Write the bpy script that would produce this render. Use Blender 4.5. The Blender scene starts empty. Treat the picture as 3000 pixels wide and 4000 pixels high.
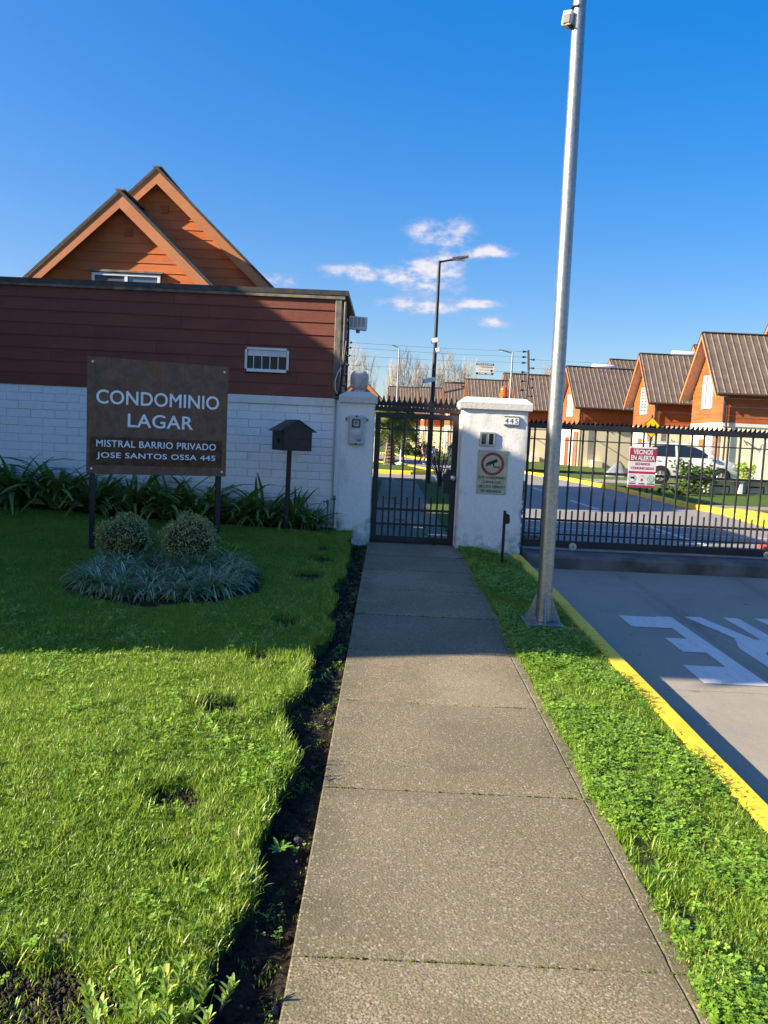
import bpy, bmesh, math, random
import numpy as np
from mathutils import Matrix, Vector, Euler

random.seed(7); rng = np.random.default_rng(11)
R = math.radians
scene = bpy.context.scene
C = scene.collection

# ------------------------------------------------------------------ camera
cam_data = bpy.data.cameras.new('camera')
cam = bpy.data.objects.new('camera', cam_data); C.objects.link(cam)
cam_data.sensor_fit = 'VERTICAL'; cam_data.sensor_height = 32.0
cam_data.lens = 3150.0 / 4000.0 * 32.0
cam_data.clip_start = 0.05; cam_data.clip_end = 3000.0
cam.matrix_world = (Matrix.Translation((0, 0, 1.5)) @ Matrix.Rotation(R(0.13), 4, 'Z')
                    @ Matrix.Rotation(R(90 - 5.345), 4, 'X') @ Matrix.Rotation(R(2.63), 4, 'Z'))
scene.camera = cam

# ------------------------------------------------------------------ sky, sun, exposure
SUN_AZ, SUN_EL = 75.0, 25.0        # degrees from -Y towards -X, and above the horizon
SUN_DIR = Vector((-math.sin(R(SUN_AZ)) * math.cos(R(SUN_EL)), -math.cos(R(SUN_AZ)) * math.cos(R(SUN_EL)), math.sin(R(SUN_EL))))
SKY_STRENGTH, SUN_STRENGTH, EXPOSURE = 0.15, 4.8, 1.60
world = bpy.data.worlds.new('World'); scene.world = world; world.use_nodes = True
wn, wl = world.node_tree.nodes, world.node_tree.links
wn.clear()
def wnode(t, **kw):
    n = wn.new(t)
    for k, v in kw.items(): setattr(n, k, v)
    return n
def wmath(op, a, b=None, c=None):
    n = wnode('ShaderNodeMath', operation=op)
    for i, s in enumerate((a, b, c)):
        if s is None: continue
        if isinstance(s, (int, float)): n.inputs[i].default_value = s
        else: wl.new(s, n.inputs[i])
    return n.outputs[0]
sky = wnode('ShaderNodeTexSky', sky_type='NISHITA')
sky.sun_disc = False; sky.sun_elevation = R(SUN_EL)
sky.sun_rotation = R(180 + SUN_AZ)      # the sky turns clockwise from +Y
sky.altitude = 100; sky.air_density = 1.0; sky.dust_density = 2.0; sky.ozone_density = 4.0
hsv = wnode('ShaderNodeHueSaturation'); hsv.inputs['Saturation'].default_value = 2.12; hsv.inputs['Hue'].default_value = 0.517
gam = wnode('ShaderNodeGamma'); gam.inputs[1].default_value = 0.5; wl.new(sky.outputs[0], gam.inputs[0]); wl.new(gam.outputs[0], hsv.inputs['Color'])
tc = wnode('ShaderNodeTexCoord')
sep = wnode('ShaderNodeSeparateXYZ'); wl.new(tc.outputs['Generated'], sep.inputs[0])
az = wmath('ARCTAN2', sep.outputs[0], sep.outputs[1]); el = wmath('ARCSINE', sep.outputs[2])
comb = wnode('ShaderNodeCombineXYZ'); wl.new(wmath('MULTIPLY', az, 1.0), comb.inputs[0]); wl.new(wmath('MULTIPLY', el, 1.9), comb.inputs[1])
noi = wnode('ShaderNodeTexNoise'); noi.inputs['Scale'].default_value = 30; noi.inputs['Detail'].default_value = 7; noi.inputs['Roughness'].default_value = 0.6
wl.new(comb.outputs[0], noi.inputs['Vector'])
# small fair-weather clouds low in the sky: (azimuth, elevation, half-width, half-height) in radians, repeated round the horizon
clouds = [(0.050, 0.243, 0.050, 0.021), (-0.050, 0.194, 0.050, 0.012), (0.040, 0.187, 0.056, 0.019), (0.030, 0.157, 0.060, 0.010),
          (0.112, 0.222, 0.034, 0.008), (0.122, 0.143, 0.030, 0.009), (-0.155, 0.178, 0.040, 0.014), (0.045, 0.208, 0.03, 0.010), (0.105, 0.164, 0.03, 0.006),
          (-0.75, 0.19, 0.06, 0.02), (-0.95, 0.22, 0.05, 0.018), (0.8, 0.2, 0.06, 0.02), (1.05, 0.16, 0.07, 0.014), (1.7, 0.21, 0.06, 0.02), (2.4, 0.18, 0.07, 0.02), (-1.7, 0.2, 0.06, 0.02), (-2.5, 0.17, 0.06, 0.016)]
tot = None
for (ca, ce, cw, ch) in clouds:
    dx = wmath('DIVIDE', wmath('SUBTRACT', az, ca), cw); dy = wmath('DIVIDE', wmath('SUBTRACT', el, ce), ch)
    g = wmath('EXPONENT', wmath('MULTIPLY', wmath('ADD', wmath('MULTIPLY', dx, dx), wmath('MULTIPLY', dy, dy)), -0.9))
    tot = g if tot is None else wmath('ADD', tot, g)
dens = wmath('MULTIPLY', wmath('MINIMUM', tot, 1.0), wmath('ADD', 0.74, wmath('MULTIPLY', wmath('SUBTRACT', noi.outputs[0], 0.5), 2.3)))
mr = wnode('ShaderNodeMapRange', interpolation_type='SMOOTHSTEP'); wl.new(dens, mr.inputs[0])
mr.inputs[1].default_value = 0.26; mr.inputs[2].default_value = 1.0; mr.inputs[3].default_value = 0; mr.inputs[4].default_value = 0.95
mixc = wnode('ShaderNodeMix', data_type='RGBA'); wl.new(mr.outputs[0], mixc.inputs[0]); wl.new(hsv.outputs[0], mixc.inputs[6])
ccol = wnode('ShaderNodeMix', data_type='RGBA'); wl.new(mr.outputs[0], ccol.inputs[0]); ccol.inputs[6].default_value = (1.15, 1.2, 1.75, 1); ccol.inputs[7].default_value = (2.05, 1.98, 2.1, 1); wl.new(ccol.outputs[2], mixc.inputs[7])
bg = wnode('ShaderNodeBackground'); bg.inputs[1].default_value = SKY_STRENGTH; wl.new(mixc.outputs[2], bg.inputs[0])
wo = wnode('ShaderNodeOutputWorld'); wl.new(bg.outputs[0], wo.inputs[0])

sun_data = bpy.data.lights.new('sun', 'SUN'); sun_data.energy = SUN_STRENGTH; sun_data.angle = R(0.53); sun_data.color = (1.0, 0.87, 0.66)
sun = bpy.data.objects.new('sun', sun_data); C.objects.link(sun); sun.location = SUN_DIR * 60
sun.rotation_euler = SUN_DIR.to_track_quat('Z', 'Y').to_euler()

vs = scene.view_settings
vs.view_transform = 'Standard'; vs.look = 'None'; vs.exposure = EXPOSURE; vs.gamma = 1.0; vs.use_curve_mapping = False
scene.cycles.use_denoising = True
scene.cycles.max_bounces = 8; scene.cycles.transparent_max_bounces = 12

# ------------------------------------------------------------------ helpers
def lin(r, g, b):
    f = lambda c: (c / 255 / 12.92) if c <= 10.3 else ((c / 255 + 0.055) / 1.055) ** 2.4
    return (f(r), f(g), f(b))

class MB:
    """collects shapes; build() links them as one mesh object"""
    def __init__(self): self.v = []; self.f = []; self.mi = []; self.M = None
    def add(self, verts, faces, mi=0):
        o = len(self.v)
        if self.M is not None: verts = [tuple(self.M @ Vector(p)) for p in verts]
        self.v += [tuple(p) for p in verts]; self.f += [tuple(i + o for i in q) for q in faces]; self.mi += [mi] * len(faces)
        return self
    def box(self, x0, x1, y0, y1, z0, z1, bev=0.0, mi=0, M=None):
        c = Vector(((x0 + x1) / 2, (y0 + y1) / 2, (z0 + z1) / 2)); h = (abs(x1 - x0) / 2, abs(y1 - y0) / 2, abs(z1 - z0) / 2)
        S = [(a, b, d) for a in (-1, 1) for b in (-1, 1) for d in (-1, 1)]
        if bev <= 0:
            vs = [Vector((s[0] * h[0], s[1] * h[1], s[2] * h[2])) for s in S]
            fs = [(0, 1, 3, 2), (4, 6, 7, 5), (0, 4, 5, 1), (2, 3, 7, 6), (0, 2, 6, 4), (1, 5, 7, 3)]
        else:
            b = min(bev, min(h) * 0.9); vs = []
            for s in S:
                for a in range(3): vs.append(Vector([s[k] * (h[k] if k == a else h[k] - b) for k in range(3)]))
            ix = {s: i for i, s in enumerate(S)}; fs = []
            cyc = [(-1, -1), (1, -1), (1, 1), (-1, 1)]
            for a in range(3):
                u, w = (a + 1) % 3, (a + 2) % 3
                for sg in (-1, 1):
                    q = []
                    for (p, r_) in cyc:
                        s = [0, 0, 0]; s[a] = sg; s[u] = p; s[w] = r_; q.append(ix[tuple(s)] * 3 + a)
                    fs.append(tuple(q) if sg > 0 else tuple(reversed(q)))
                for p in (-1, 1):
                    for r_ in (-1, 1):
                        s0 = [0, 0, 0]; s0[a] = -1; s0[u] = p; s0[w] = r_; s1 = list(s0); s1[a] = 1
                        i0, i1 = ix[tuple(s0)], ix[tuple(s1)]
                        q = (i0 * 3 + u, i1 * 3 + u, i1 * 3 + w, i0 * 3 + w)
                        fs.append(tuple(reversed(q)) if p * r_ > 0 else q)
            for s in S:
                i = ix[s] * 3; q = (i, i + 1, i + 2)
                fs.append(q if s[0] * s[1] * s[2] > 0 else tuple(reversed(q)))
        if M is not None: vs = [M @ p for p in vs]
        return self.add([p + c for p in vs], fs, mi)
    def tube(self, pts, r, n=8, mi=0, caps=True):
        pts = [Vector(p) for p in pts]; k = len(pts)
        rs = r if isinstance(r, (list, tuple)) else [r] * k
        vs, fs, ref = [], [], None
        for i, p in enumerate(pts):
            t = (pts[min(i + 1, k - 1)] - pts[max(i - 1, 0)]).normalized()
            if ref is None: ref = Vector((0, 0, 1)) if abs(t.z) < 0.9 else Vector((1, 0, 0))
            u = t.cross(ref).normalized(); w = t.cross(u).normalized(); ref = ref - t * ref.dot(t)
            if ref.length < 1e-4: ref = u
            for j in range(n):
                a = 2 * math.pi * j / n; vs.append(p + (u * math.cos(a) + w * math.sin(a)) * rs[i])
        for i in range(k - 1):
            for j in range(n):
                a, b = i * n + j, i * n + (j + 1) % n; fs.append((a, b, b + n, a + n))
        if caps: fs.append(tuple(range(n))); fs.append(tuple(reversed(range((k - 1) * n, k * n))))
        return self.add(vs, fs, mi)
    def lathe(self, prof, n=24, loc=(0, 0, 0), mi=0, axis='Z'):
        vs, fs = [], []; k = len(prof)
        for (r_, z) in prof:
            for j in range(n):
                a = 2 * math.pi * j / n; p = (r_ * math.cos(a), r_ * math.sin(a), z)
                if axis == 'Y': p = (p[0], p[2], p[1])
                if axis == 'X': p = (p[2], p[0], p[1])
                vs.append((p[0] + loc[0], p[1] + loc[1], p[2] + loc[2]))
        for i in range(k - 1):
            for j in range(n):
                a, b = i * n + j, i * n + (j + 1) % n; fs.append((a, b, b + n, a + n))
        fs.append(tuple(range(n))); fs.append(tuple(reversed(range((k - 1) * n, k * n))))
        return self.add(vs, fs, mi)
    def prism(self, poly, a, b, plane='XZ', mi=0):
        """polygon extruded: plane XZ along Y from a to b, YZ along X, XY along Z"""
        n = len(poly)
        m = {'XZ': lambda p, t: (p[0], t, p[1]), 'YZ': lambda p, t: (t, p[0], p[1]), 'XY': lambda p, t: (p[0], p[1], t)}[plane]
        vs = [m(p, a) for p in poly] + [m(p, b) for p in poly]
        fs = [tuple(range(n)), tuple(reversed(range(n, 2 * n)))] + [(i, i + n, (i + 1) % n + n, (i + 1) % n) for i in range(n)]
        return self.add(vs, fs, mi)
    def mesh(self, name, fix=True):
        me = bpy.data.meshes.new(name); me.from_pydata(self.v, [], self.f)
        me.polygons.foreach_set('material_index', self.mi)
        if fix and len(self.f) < 40000:
            bm = bmesh.new(); bm.from_mesh(me); bmesh.ops.recalc_face_normals(bm, faces=bm.faces); bm.to_mesh(me); bm.free()
        me.update(); return me
    def build(self, name, mats, parent=None, smooth=None, loc=None, fix=True):
        me = self.mesh(name, fix)
        for m in (mats if isinstance(mats, (list, tuple)) else [mats]): me.materials.append(m)
        if smooth is not None:
            me.polygons.foreach_set('use_smooth', [True] * len(me.polygons)); me.set_sharp_from_angle(angle=R(smooth))
        return link(name, me, parent, loc)

def link(name, me, parent=None, loc=None, rot=None, scale=None):
    o = bpy.data.objects.new(name, me); C.objects.link(o)
    if parent is not None: o.parent = parent
    if loc is not None: o.location = loc
    if rot is not None: o.rotation_euler = rot
    if scale is not None: o.scale = scale
    return o
def tag(o, label=None, cat=None, group=None, kind=None):
    if label: o['label'] = label
    if cat: o['category'] = cat
    if group: o['group'] = group
    if kind: o['kind'] = kind
    return o
def thing(name, label, cat, loc=(0, 0, 0), rz=0.0, group=None):
    o = bpy.data.objects.new(name, None); C.objects.link(o); o.location = loc; o.rotation_euler = (0, 0, rz); o.empty_display_size = 0.1
    return tag(o, label, cat, group)
def copy_tree(o, parent=None):
    c = o.copy(); C.objects.link(c); c.parent = parent
    for ch in list(o.children): copy_tree(ch, c)
    return c
def ss(a, b, x):
    t = np.clip((np.asarray(x, float) - a) / (b - a), 0, 1); return t * t * (3 - 2 * t)

# ---- materials
class Mat:
    def __init__(self, name, rough=0.6, metal=0.0, spec=0.5):
        self.m = bpy.data.materials.new(name); self.m.use_nodes = True
        self.n, self.l = self.m.node_tree.nodes, self.m.node_tree.links
        self.b = self.n['Principled BSDF']; self.out = self.n['Material Output']
        self.b.inputs['Roughness'].default_value = rough; self.b.inputs['Metallic'].default_value = metal
        self.b.inputs['Specular IOR Level'].default_value = spec
        self.tc = self.n.new('ShaderNodeTexCoord'); self.co = self.tc.outputs['Object']
        self.h = None
    def world(self):
        g = self.n.new('ShaderNodeNewGeometry'); self.co = g.outputs['Position']; return self
    def put(self, inp, val):
        if hasattr(val, 'links') or hasattr(val, 'is_linked'): self.l.new(val, inp)
        elif isinstance(val, (tuple, list)): inp.default_value = (*val, 1)[:4] if len(val) == 3 and inp.type == 'RGBA' else val
        else: inp.default_value = val
    def map(self, scale):
        mp = self.n.new('ShaderNodeMapping'); mp.inputs['Scale'].default_value = scale; self.l.new(self.co, mp.inputs[0]); return mp.outputs[0]
    def noise(self, scale=5, detail=4, rough=0.55, stretch=None, dist=0.0):
        t = self.n.new('ShaderNodeTexNoise'); t.inputs['Scale'].default_value = scale; t.inputs['Detail'].default_value = detail
        t.inputs['Roughness'].default_value = rough; t.inputs['Distortion'].default_value = dist
        self.l.new(self.map(stretch) if stretch else self.co, t.inputs['Vector']); return t.outputs['Fac']
    def voro(self, scale=20, out='Distance', feature='F1', stretch=None):
        t = self.n.new('ShaderNodeTexVoronoi'); t.feature = feature; t.inputs['Scale'].default_value = scale
        self.l.new(self.map(stretch) if stretch else self.co, t.inputs['Vector']); return t.outputs[out]
    def ramp(self, fac, lo, hi, a=0.0, b=1.0):
        t = self.n.new('ShaderNodeMapRange'); t.interpolation_type = 'SMOOTHSTEP'; self.l.new(fac, t.inputs[0])
        for i, v in enumerate((lo, hi, a, b)): t.inputs[i + 1].default_value = v
        return t.outputs[0]
    def math(self, op, a, b=None):
        t = self.n.new('ShaderNodeMath'); t.operation = op
        self.put(t.inputs[0], a)
        if b is not None: self.put(t.inputs[1], b)
        return t.outputs[0]
    def mix(self, fac, a, b, blend='MIX'):
        t = self.n.new('ShaderNodeMix'); t.data_type = 'RGBA'; t.blend_type = blend
        self.put(t.inputs[0], fac); self.put(t.inputs[6], a); self.put(t.inputs[7], b); return t.outputs[2]
    def attr(self, name, out='Fac'):
        t = self.n.new('ShaderNodeAttribute'); t.attribute_name = name; return t.outputs[out]
    def rnd(self):
        return self.n.new('ShaderNodeObjectInfo').outputs['Random']
    def xyz(self, i, co=None):
        t = self.n.new('ShaderNodeSeparateXYZ'); self.l.new(co or self.co, t.inputs[0]); return t.outputs[i]
    def color(self, c): self.put(self.b.inputs['Base Color'], c); return self
    def rough(self, c): self.put(self.b.inputs['Roughness'], c); return self
    def bump(self, h, strength=0.3, dist=0.01):
        t = self.n.new('ShaderNodeBump'); t.inputs['Strength'].default_value = strength; t.inputs['Distance'].default_value = dist
        self.l.new(h, t.inputs['Height'])
        if self.h is not None: self.l.new(self.h, t.inputs['Normal'])
        self.h = t.outputs[0]; self.l.new(self.h, self.b.inputs['Normal']); return self

def plain(name, c, rough=0.55, metal=0.0, var=0.18, scale=6.0, bump=0.0, bscale=60, bdist=0.003, spec=0.5):
    m = Mat(name, rough, metal, spec)
    m.color(m.mix(m.ramp(m.noise(scale, 5), 0.3, 0.7), tuple(x * (1 - var) for x in c), tuple(min(1, x * (1 + var)) for x in c)))
    if bump: m.bump(m.noise(bscale, 3), bump, bdist)
    return m.m

def leafy(name, cols, rough=0.55, trans=0.35, attr='tint', patchy=0.0):
    """leaf material: colour runs along cols by a per-leaf tint plus a per-object random"""
    m = Mat(name, rough); r_ = m.n.new('ShaderNodeValToRGB')
    e = r_.color_ramp.elements
    while len(e) < len(cols): e.new(0.5)
    for i, (p, c) in enumerate(cols): e[i].position = p; e[i].color = (*c, 1)
    f = m.math('ADD', m.math('MULTIPLY', m.attr(attr), 0.75), m.math('MULTIPLY', m.rnd(), 0.25))
    if patchy:      # the sward varies over the ground in patches
        g = m.n.new('ShaderNodeNewGeometry'); m.co = g.outputs['Position']
        f = m.math('ADD', f, m.math('MULTIPLY', m.math('SUBTRACT', m.noise(1.7, 4, 0.6), 0.5), patchy)); f = m.math('ADD', f, m.math('MULTIPLY', m.ramp(m.noise(7, 3, 0.6), 0.56, 0.72), patchy * 0.28))
    m.l.new(f, r_.inputs[0]); m.l.new(r_.outputs[0], m.b.inputs['Base Color'])
    tr = m.n.new('ShaderNodeBsdfTranslucent'); mx = m.n.new('ShaderNodeMixShader'); mx.inputs[0].default_value = trans
    tint = m.mix(0.6, r_.outputs[0], (0.20, 0.28, 0.02)); m.l.new(tint, tr.inputs[0])
    m.l.new(m.b.outputs[0], mx.inputs[1]); m.l.new(tr.outputs[0], mx.inputs[2]); m.l.new(mx.outputs[0], m.out.inputs[0])
    return m.m

def scatter(name, P, rot, scl, idx, protos):
    """one object: points that carry instances of the prototype meshes"""
    me = bpy.data.meshes.new(name); me.vertices.add(len(P)); me.vertices.foreach_set('co', np.asarray(P, np.float32).ravel())
    for nm, typ, arr, key in (('rot', 'FLOAT_VECTOR', rot, 'vector'), ('scl', 'FLOAT_VECTOR', scl, 'vector'), ('idx', 'INT', idx, 'value')):
        a = me.attributes.new(nm, typ, 'POINT'); a.data.foreach_set(key, np.asarray(arr, np.int32 if typ == 'INT' else np.float32).ravel())
    o = link(name, me)
    col = bpy.data.collections.new(name + '_kinds')
    for i, pm in enumerate(protos):
        po = bpy.data.objects.new('%s_kind_%02d' % (name, i), pm); col.objects.link(po)
    ng = bpy.data.node_groups.new(name + '_nodes', 'GeometryNodeTree')
    ng.interface.new_socket('Geometry', in_out='INPUT', socket_type='NodeSocketGeometry'); ng.interface.new_socket('Geometry', in_out='OUTPUT', socket_type='NodeSocketGeometry')
    N, L = ng.nodes, ng.links
    gi, go = N.new('NodeGroupInput'), N.new('NodeGroupOutput'); ip = N.new('GeometryNodeInstanceOnPoints')
    ci = N.new('GeometryNodeCollectionInfo'); ci.inputs[0].default_value = col; ci.inputs[1].default_value = True; ci.inputs[2].default_value = True
    def na(nm, t):
        n = N.new('GeometryNodeInputNamedAttribute'); n.data_type = t; n.inputs[0].default_value = nm; return n.outputs[0]
    er = N.new('FunctionNodeEulerToRotation')
    L.new(na('rot', 'FLOAT_VECTOR'), er.inputs[0]); L.new(er.outputs[0], ip.inputs['Rotation'])
    L.new(na('scl', 'FLOAT_VECTOR'), ip.inputs['Scale']); L.new(na('idx', 'INT'), ip.inputs['Instance Index']); ip.inputs['Pick Instance'].default_value = True
    L.new(gi.outputs[0], ip.inputs['Points']); L.new(ci.outputs[0], ip.inputs['Instance']); L.new(ip.outputs[0], go.inputs[0])
    md = o.modifiers.new('scatter', 'NODES'); md.node_group = ng
    return o

_txt = {}
def text(name, body, w, h, M, mat, parent=None, bold=0.0, depth=0.002, spacing=1.0):
    """lettering w wide and h high (capitals), centred on M's origin, in M's x-y plane"""
    key = (body, bold, spacing)
    if key not in _txt:
        cu = bpy.data.curves.new('lettering', 'FONT'); cu.body = body; cu.size = 1.0; cu.space_character = spacing
        cu.resolution_u = 4; cu.extrude = 0.5; cu.fill_mode = 'BOTH'
        o = bpy.data.objects.new('lettering', cu); C.objects.link(o)
        bpy.context.view_layer.update()
        me = bpy.data.meshes.new_from_object(o.evaluated_get(bpy.context.evaluated_depsgraph_get()))
        bpy.data.objects.remove(o); _txt[key] = me
    me = _txt[key].copy(); me.name = name
    if bold:      # heavier strokes: the outline repeated with small shifts, each a hair further out
        bm = bmesh.new()
        for i, (ox, oy) in enumerate(((0, 0), (bold, 0), (-bold, 0), (0, bold * 0.8), (0, -bold * 0.8), (bold * .7, bold * .6), (-bold * .7, -bold * .6), (bold * .7, -bold * .6), (-bold * .7, bold * .6))):
            n0 = len(bm.verts); bm.from_mesh(_txt[key]); bm.verts.ensure_lookup_table()
            for v in bm.verts[n0:]: v.co += Vector((ox, oy, 0.0)); v.co.z *= 1.0 + 0.06 * i
        bm.to_mesh(me); bm.free()
    n = len(me.vertices); co = np.empty(n * 3, np.float32); me.vertices.foreach_get('co', co); co = co.reshape(-1, 3)
    lo, hi = co.min(0), co.max(0); co[:, 0] = (co[:, 0] - (lo[0] + hi[0]) / 2) * w / (hi[0] - lo[0]); co[:, 1] = (co[:, 1] - (lo[1] + hi[1]) / 2) * h / (hi[1] - lo[1])
    co[:, 2] = (co[:, 2] + 0.5) * depth
    me.vertices.foreach_set('co', co.ravel()); me.transform(M); me.materials.clear(); me.materials.append(mat)
    me.update(); return link(name, me, parent)
FRONT = Matrix.Rotation(R(90), 4, 'X')      # lettering that faces -Y
def face(x, y, z): return Matrix.Translation((x, y, z)) @ FRONT

# thin spots of the lawn: little hollows of bare earth (x, y, half sizes)
BARE = [(-0.82, 5.42, 0.14, 0.12), (-0.87, 4.42, 0.17, 0.15), (-0.85, 3.32, 0.17, 0.13), (-0.95, 2.10, 0.30, 0.20), (-0.74, 9.4, 0.16, 0.2), (-0.77, 8.35, 0.2, 0.25), (-0.76, 6.4, 0.14, 0.2), (-0.66, 2.83, 0.09, 0.06), (-0.74, 10.0, 0.10, 0.15)]
# ground heights
SL, YG = 0.017, 11.46
def pz(y): return SL * (np.minimum(np.asarray(y, float), YG) - YG)
def lawn_h(x, y):
    h = 0.035 + 0.045 * ss(-0.45, -1.7, x) + 0.11 * ss(-2.0, -5.0, x) * ss(7, 11, y) + 0.11 * ss(8.8, 11.3, y)
    h = h + 0.012 * np.sin(x * 2.3 + y * 1.1) * np.sin(y * 1.7 - x) + 0.006 * np.sin(x * 7 + 1) * np.sin(y * 6.1)
    for bx_, by_, rx, ry in BARE: h = h - 0.035 * np.exp(-(((x - bx_) / rx) ** 2 + ((y - by_) / ry) ** 2))
    return h
def lz(x, y): return pz(y) + lawn_h(x, y)

# ------------------------------------------------------------------ materials
def m_path():
    m = Mat('path concrete', 0.85).world()
    sp = m.noise(115, 3, 0.8); sp2 = m.voro(110); big = m.noise(1.3, 5, 0.6)
    c = m.mix(m.ramp(sp, 0.34, 0.66), (0.046, 0.037, 0.019), (0.285, 0.237, 0.142))
    c = m.mix(m.ramp(big, 0.40, 0.64, 0.0, 0.70), c, (0.105, 0.090, 0.050)); c = m.mix(m.ramp(m.noise(0.55, 3, 0.5), 0.45, 0.7, 0, 0.30), c, (0.29, 0.25, 0.18)); c = m.mix(m.ramp(m.rnd(), 0, 1, 0.0, 0.5), c, (0.085, 0.074, 0.048)); ex_ = m.math('ABSOLUTE', m.math('SUBTRACT', m.xyz(0), 0.41)); c = m.mix(m.math('MULTIPLY', m.ramp(ex_, 0.40, 0.64, 0, 1), m.ramp(m.noise(5, 5, 0.7), 0.35, 0.65, 0.05, 0.75)), c, (0.065, 0.06, 0.032))
    st = m.voro(130, 'Color'); c = m.mix(m.ramp(m.xyz(0, st), 0.86, 0.97, 0, 0.45), c, (0.34, 0.31, 0.26))
    c = m.mix(m.ramp(m.xyz(1, st), 0.93, 0.97, 0, 0.6), c, (0.05, 0.05, 0.05))
    c = m.mix(m.ramp(m.noise(9, 4, 0.65), 0.50, 0.75, 0, 0.5), c, (0.105, 0.108, 0.045)); c = m.mix(m.ramp(m.noise(2.6, 6, 0.7, dist=0.6), 0.60, 0.72, 0, 0.45), c, (0.07, 0.06, 0.04))
    c = m.mix(1.0, c, (1.34, 1.29, 1.26), 'MULTIPLY'); m.color(c).rough(0.85); m.bump(sp2, 0.35, 0.004); m.bump(sp, 0.4, 0.004); return m.m
def m_drive():
    m = Mat('driveway concrete', 0.8).world()
    f = m.noise(120, 3, 0.7); br = m.noise(30, 3, 0.6, stretch=(3.0, 0.35, 1)); big = m.noise(0.8, 5, 0.6)
    c = m.mix(m.ramp(f, 0.3, 0.7), (0.25, 0.215, 0.165), (0.35, 0.305, 0.235))
    c = m.mix(m.ramp(br, 0.35, 0.7, 0, 0.4), c, (0.22, 0.20, 0.18))
    c = m.mix(m.ramp(big, 0.45, 0.75, 0, 0.55), c, (0.16, 0.15, 0.14)); tyre = m.math('ABSOLUTE', m.math('SUBTRACT', m.math('ABSOLUTE', m.math('SUBTRACT', m.xyz(0), 3.9)), 0.78)); c = m.mix(m.math('MULTIPLY', m.ramp(tyre, 0.28, 0.05, 0, 1), m.ramp(m.noise(3, 5, 0.7, stretch=(2.5, 0.35, 1)), 0.4, 0.7, 0.0, 0.5)), c, (0.11, 0.10, 0.095)); c = m.mix(m.ramp(m.noise(5.5, 3, 0.5), 0.70, 0.74, 0, 0.6), c, (0.08, 0.075, 0.07))
    m.color(c); m.bump(br, 0.25, 0.003); m.bump(f, 0.2, 0.002); return m.m
def m_road():
    m = Mat('road concrete', 0.8).world()
    f = m.noise(60, 4, 0.7); big = m.noise(0.5, 5, 0.6)
    c = m.mix(m.ramp(f, 0.3, 0.7), (0.20, 0.18, 0.165), (0.29, 0.265, 0.24)); c = m.mix(m.ramp(big, 0.4, 0.75, 0, 0.5), c, (0.15, 0.14, 0.13))
    m.color(c); m.bump(f, 0.2, 0.003); return m.m
def m_soil(name='dark soil', k=1.0):
    m = Mat(name, 0.95, spec=0.2).world(); f = m.noise(45, 6, 0.7); v = m.voro(60)
    c = m.mix(m.ramp(f, 0.3, 0.75), (0.012 * k, 0.009 * k, 0.007 * k), (0.055 * k, 0.04 * k, 0.028 * k))
    m.color(c); m.bump(f, 0.9, 0.03); m.bump(v, 0.5, 0.01); return m.m
def m_yellow(name='yellow kerb paint'):
    m = Mat(name, 0.6).world(); f = m.noise(14, 6, 0.7); g = m.noise(90, 3, 0.7)
    c = m.mix(m.ramp(m.noise(2.5, 4), 0.3, 0.7), (0.72, 0.47, 0.012), (0.80, 0.57, 0.03))
    c = m.mix(m.ramp(f, 0.55, 0.75, 0, 0.5), c, (0.36, 0.28, 0.10)); c = m.mix(m.ramp(g, 0.62, 0.72, 0, 0.8), c, (0.24, 0.20, 0.12)); c = m.mix(m.ramp(m.noise(26, 5, 0.75), 0.66, 0.70, 0, 0.9), c, (0.26, 0.245, 0.22))
    m.color(c); m.bump(g, 0.35, 0.004); return m.m
def m_stucco(name, c0, dirt, amount=0.5, rough_bump=0.6):
    m = Mat(name, 0.8).world(); f = m.noise(28, 4, 0.65); d = m.noise(3.5, 6, 0.65, stretch=(1.0, 1.0, 0.55)); fine = m.noise(110, 3)
    c = m.mix(m.ramp(f, 0.3, 0.75), tuple(x * 0.9 for x in c0), c0); c = m.mix(m.ramp(d, 0.50, 0.78, 0, amount), c, dirt)
    c = m.mix(m.ramp(m.noise(19, 5, 0.7), 0.66, 0.76, 0, amount * 0.9), c, tuple(x * 0.6 for x in dirt))
    m.color(c); m.bump(f, rough_bump, 0.012); m.bump(fine, 0.25, 0.003); return m
def m_boards(name, a, b, grain=0.5, fade=None):
    """painted wood-grain boards; long axis along the object's X"""
    m = Mat(name, 0.55, spec=0.35)
    off = m.n.new('ShaderNodeVectorMath'); off.operation = 'ADD'; m.l.new(m.co, off.inputs[0])
    sc = m.n.new('ShaderNodeVectorMath'); sc.operation = 'SCALE'; sc.inputs[0].default_value = (31, 17, 11); m.l.new(m.rnd(), sc.inputs['Scale'])
    m.l.new(sc.outputs[0], off.inputs[1]); m.co = off.outputs[0]
    g = m.noise(9, 5, 0.6, stretch=(0.55, 1, 5.0), dist=1.4); big = m.noise(1.2, 3)
    ring = m.math('SINE', m.math('MULTIPLY', g, 46.0))
    c = m.mix(m.ramp(big, 0.3, 0.7), a, b); c = m.mix(m.ramp(m.rnd(), 0, 1, 0, 0.25), c, tuple(x * 0.7 for x in a))
    if fade: c = m.mix(m.ramp(m.noise(2.2, 5, 0.65), 0.52, 0.8, 0, 0.45), c, fade)
    c = m.mix(m.ramp(g, 0.45, 0.7, 0, 0.18), c, tuple(x * 0.5 for x in a))
    m.color(c); m.bump(ring, grain * 0.35, 0.0035); m.bump(g, grain, 0.006); return m.m
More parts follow.
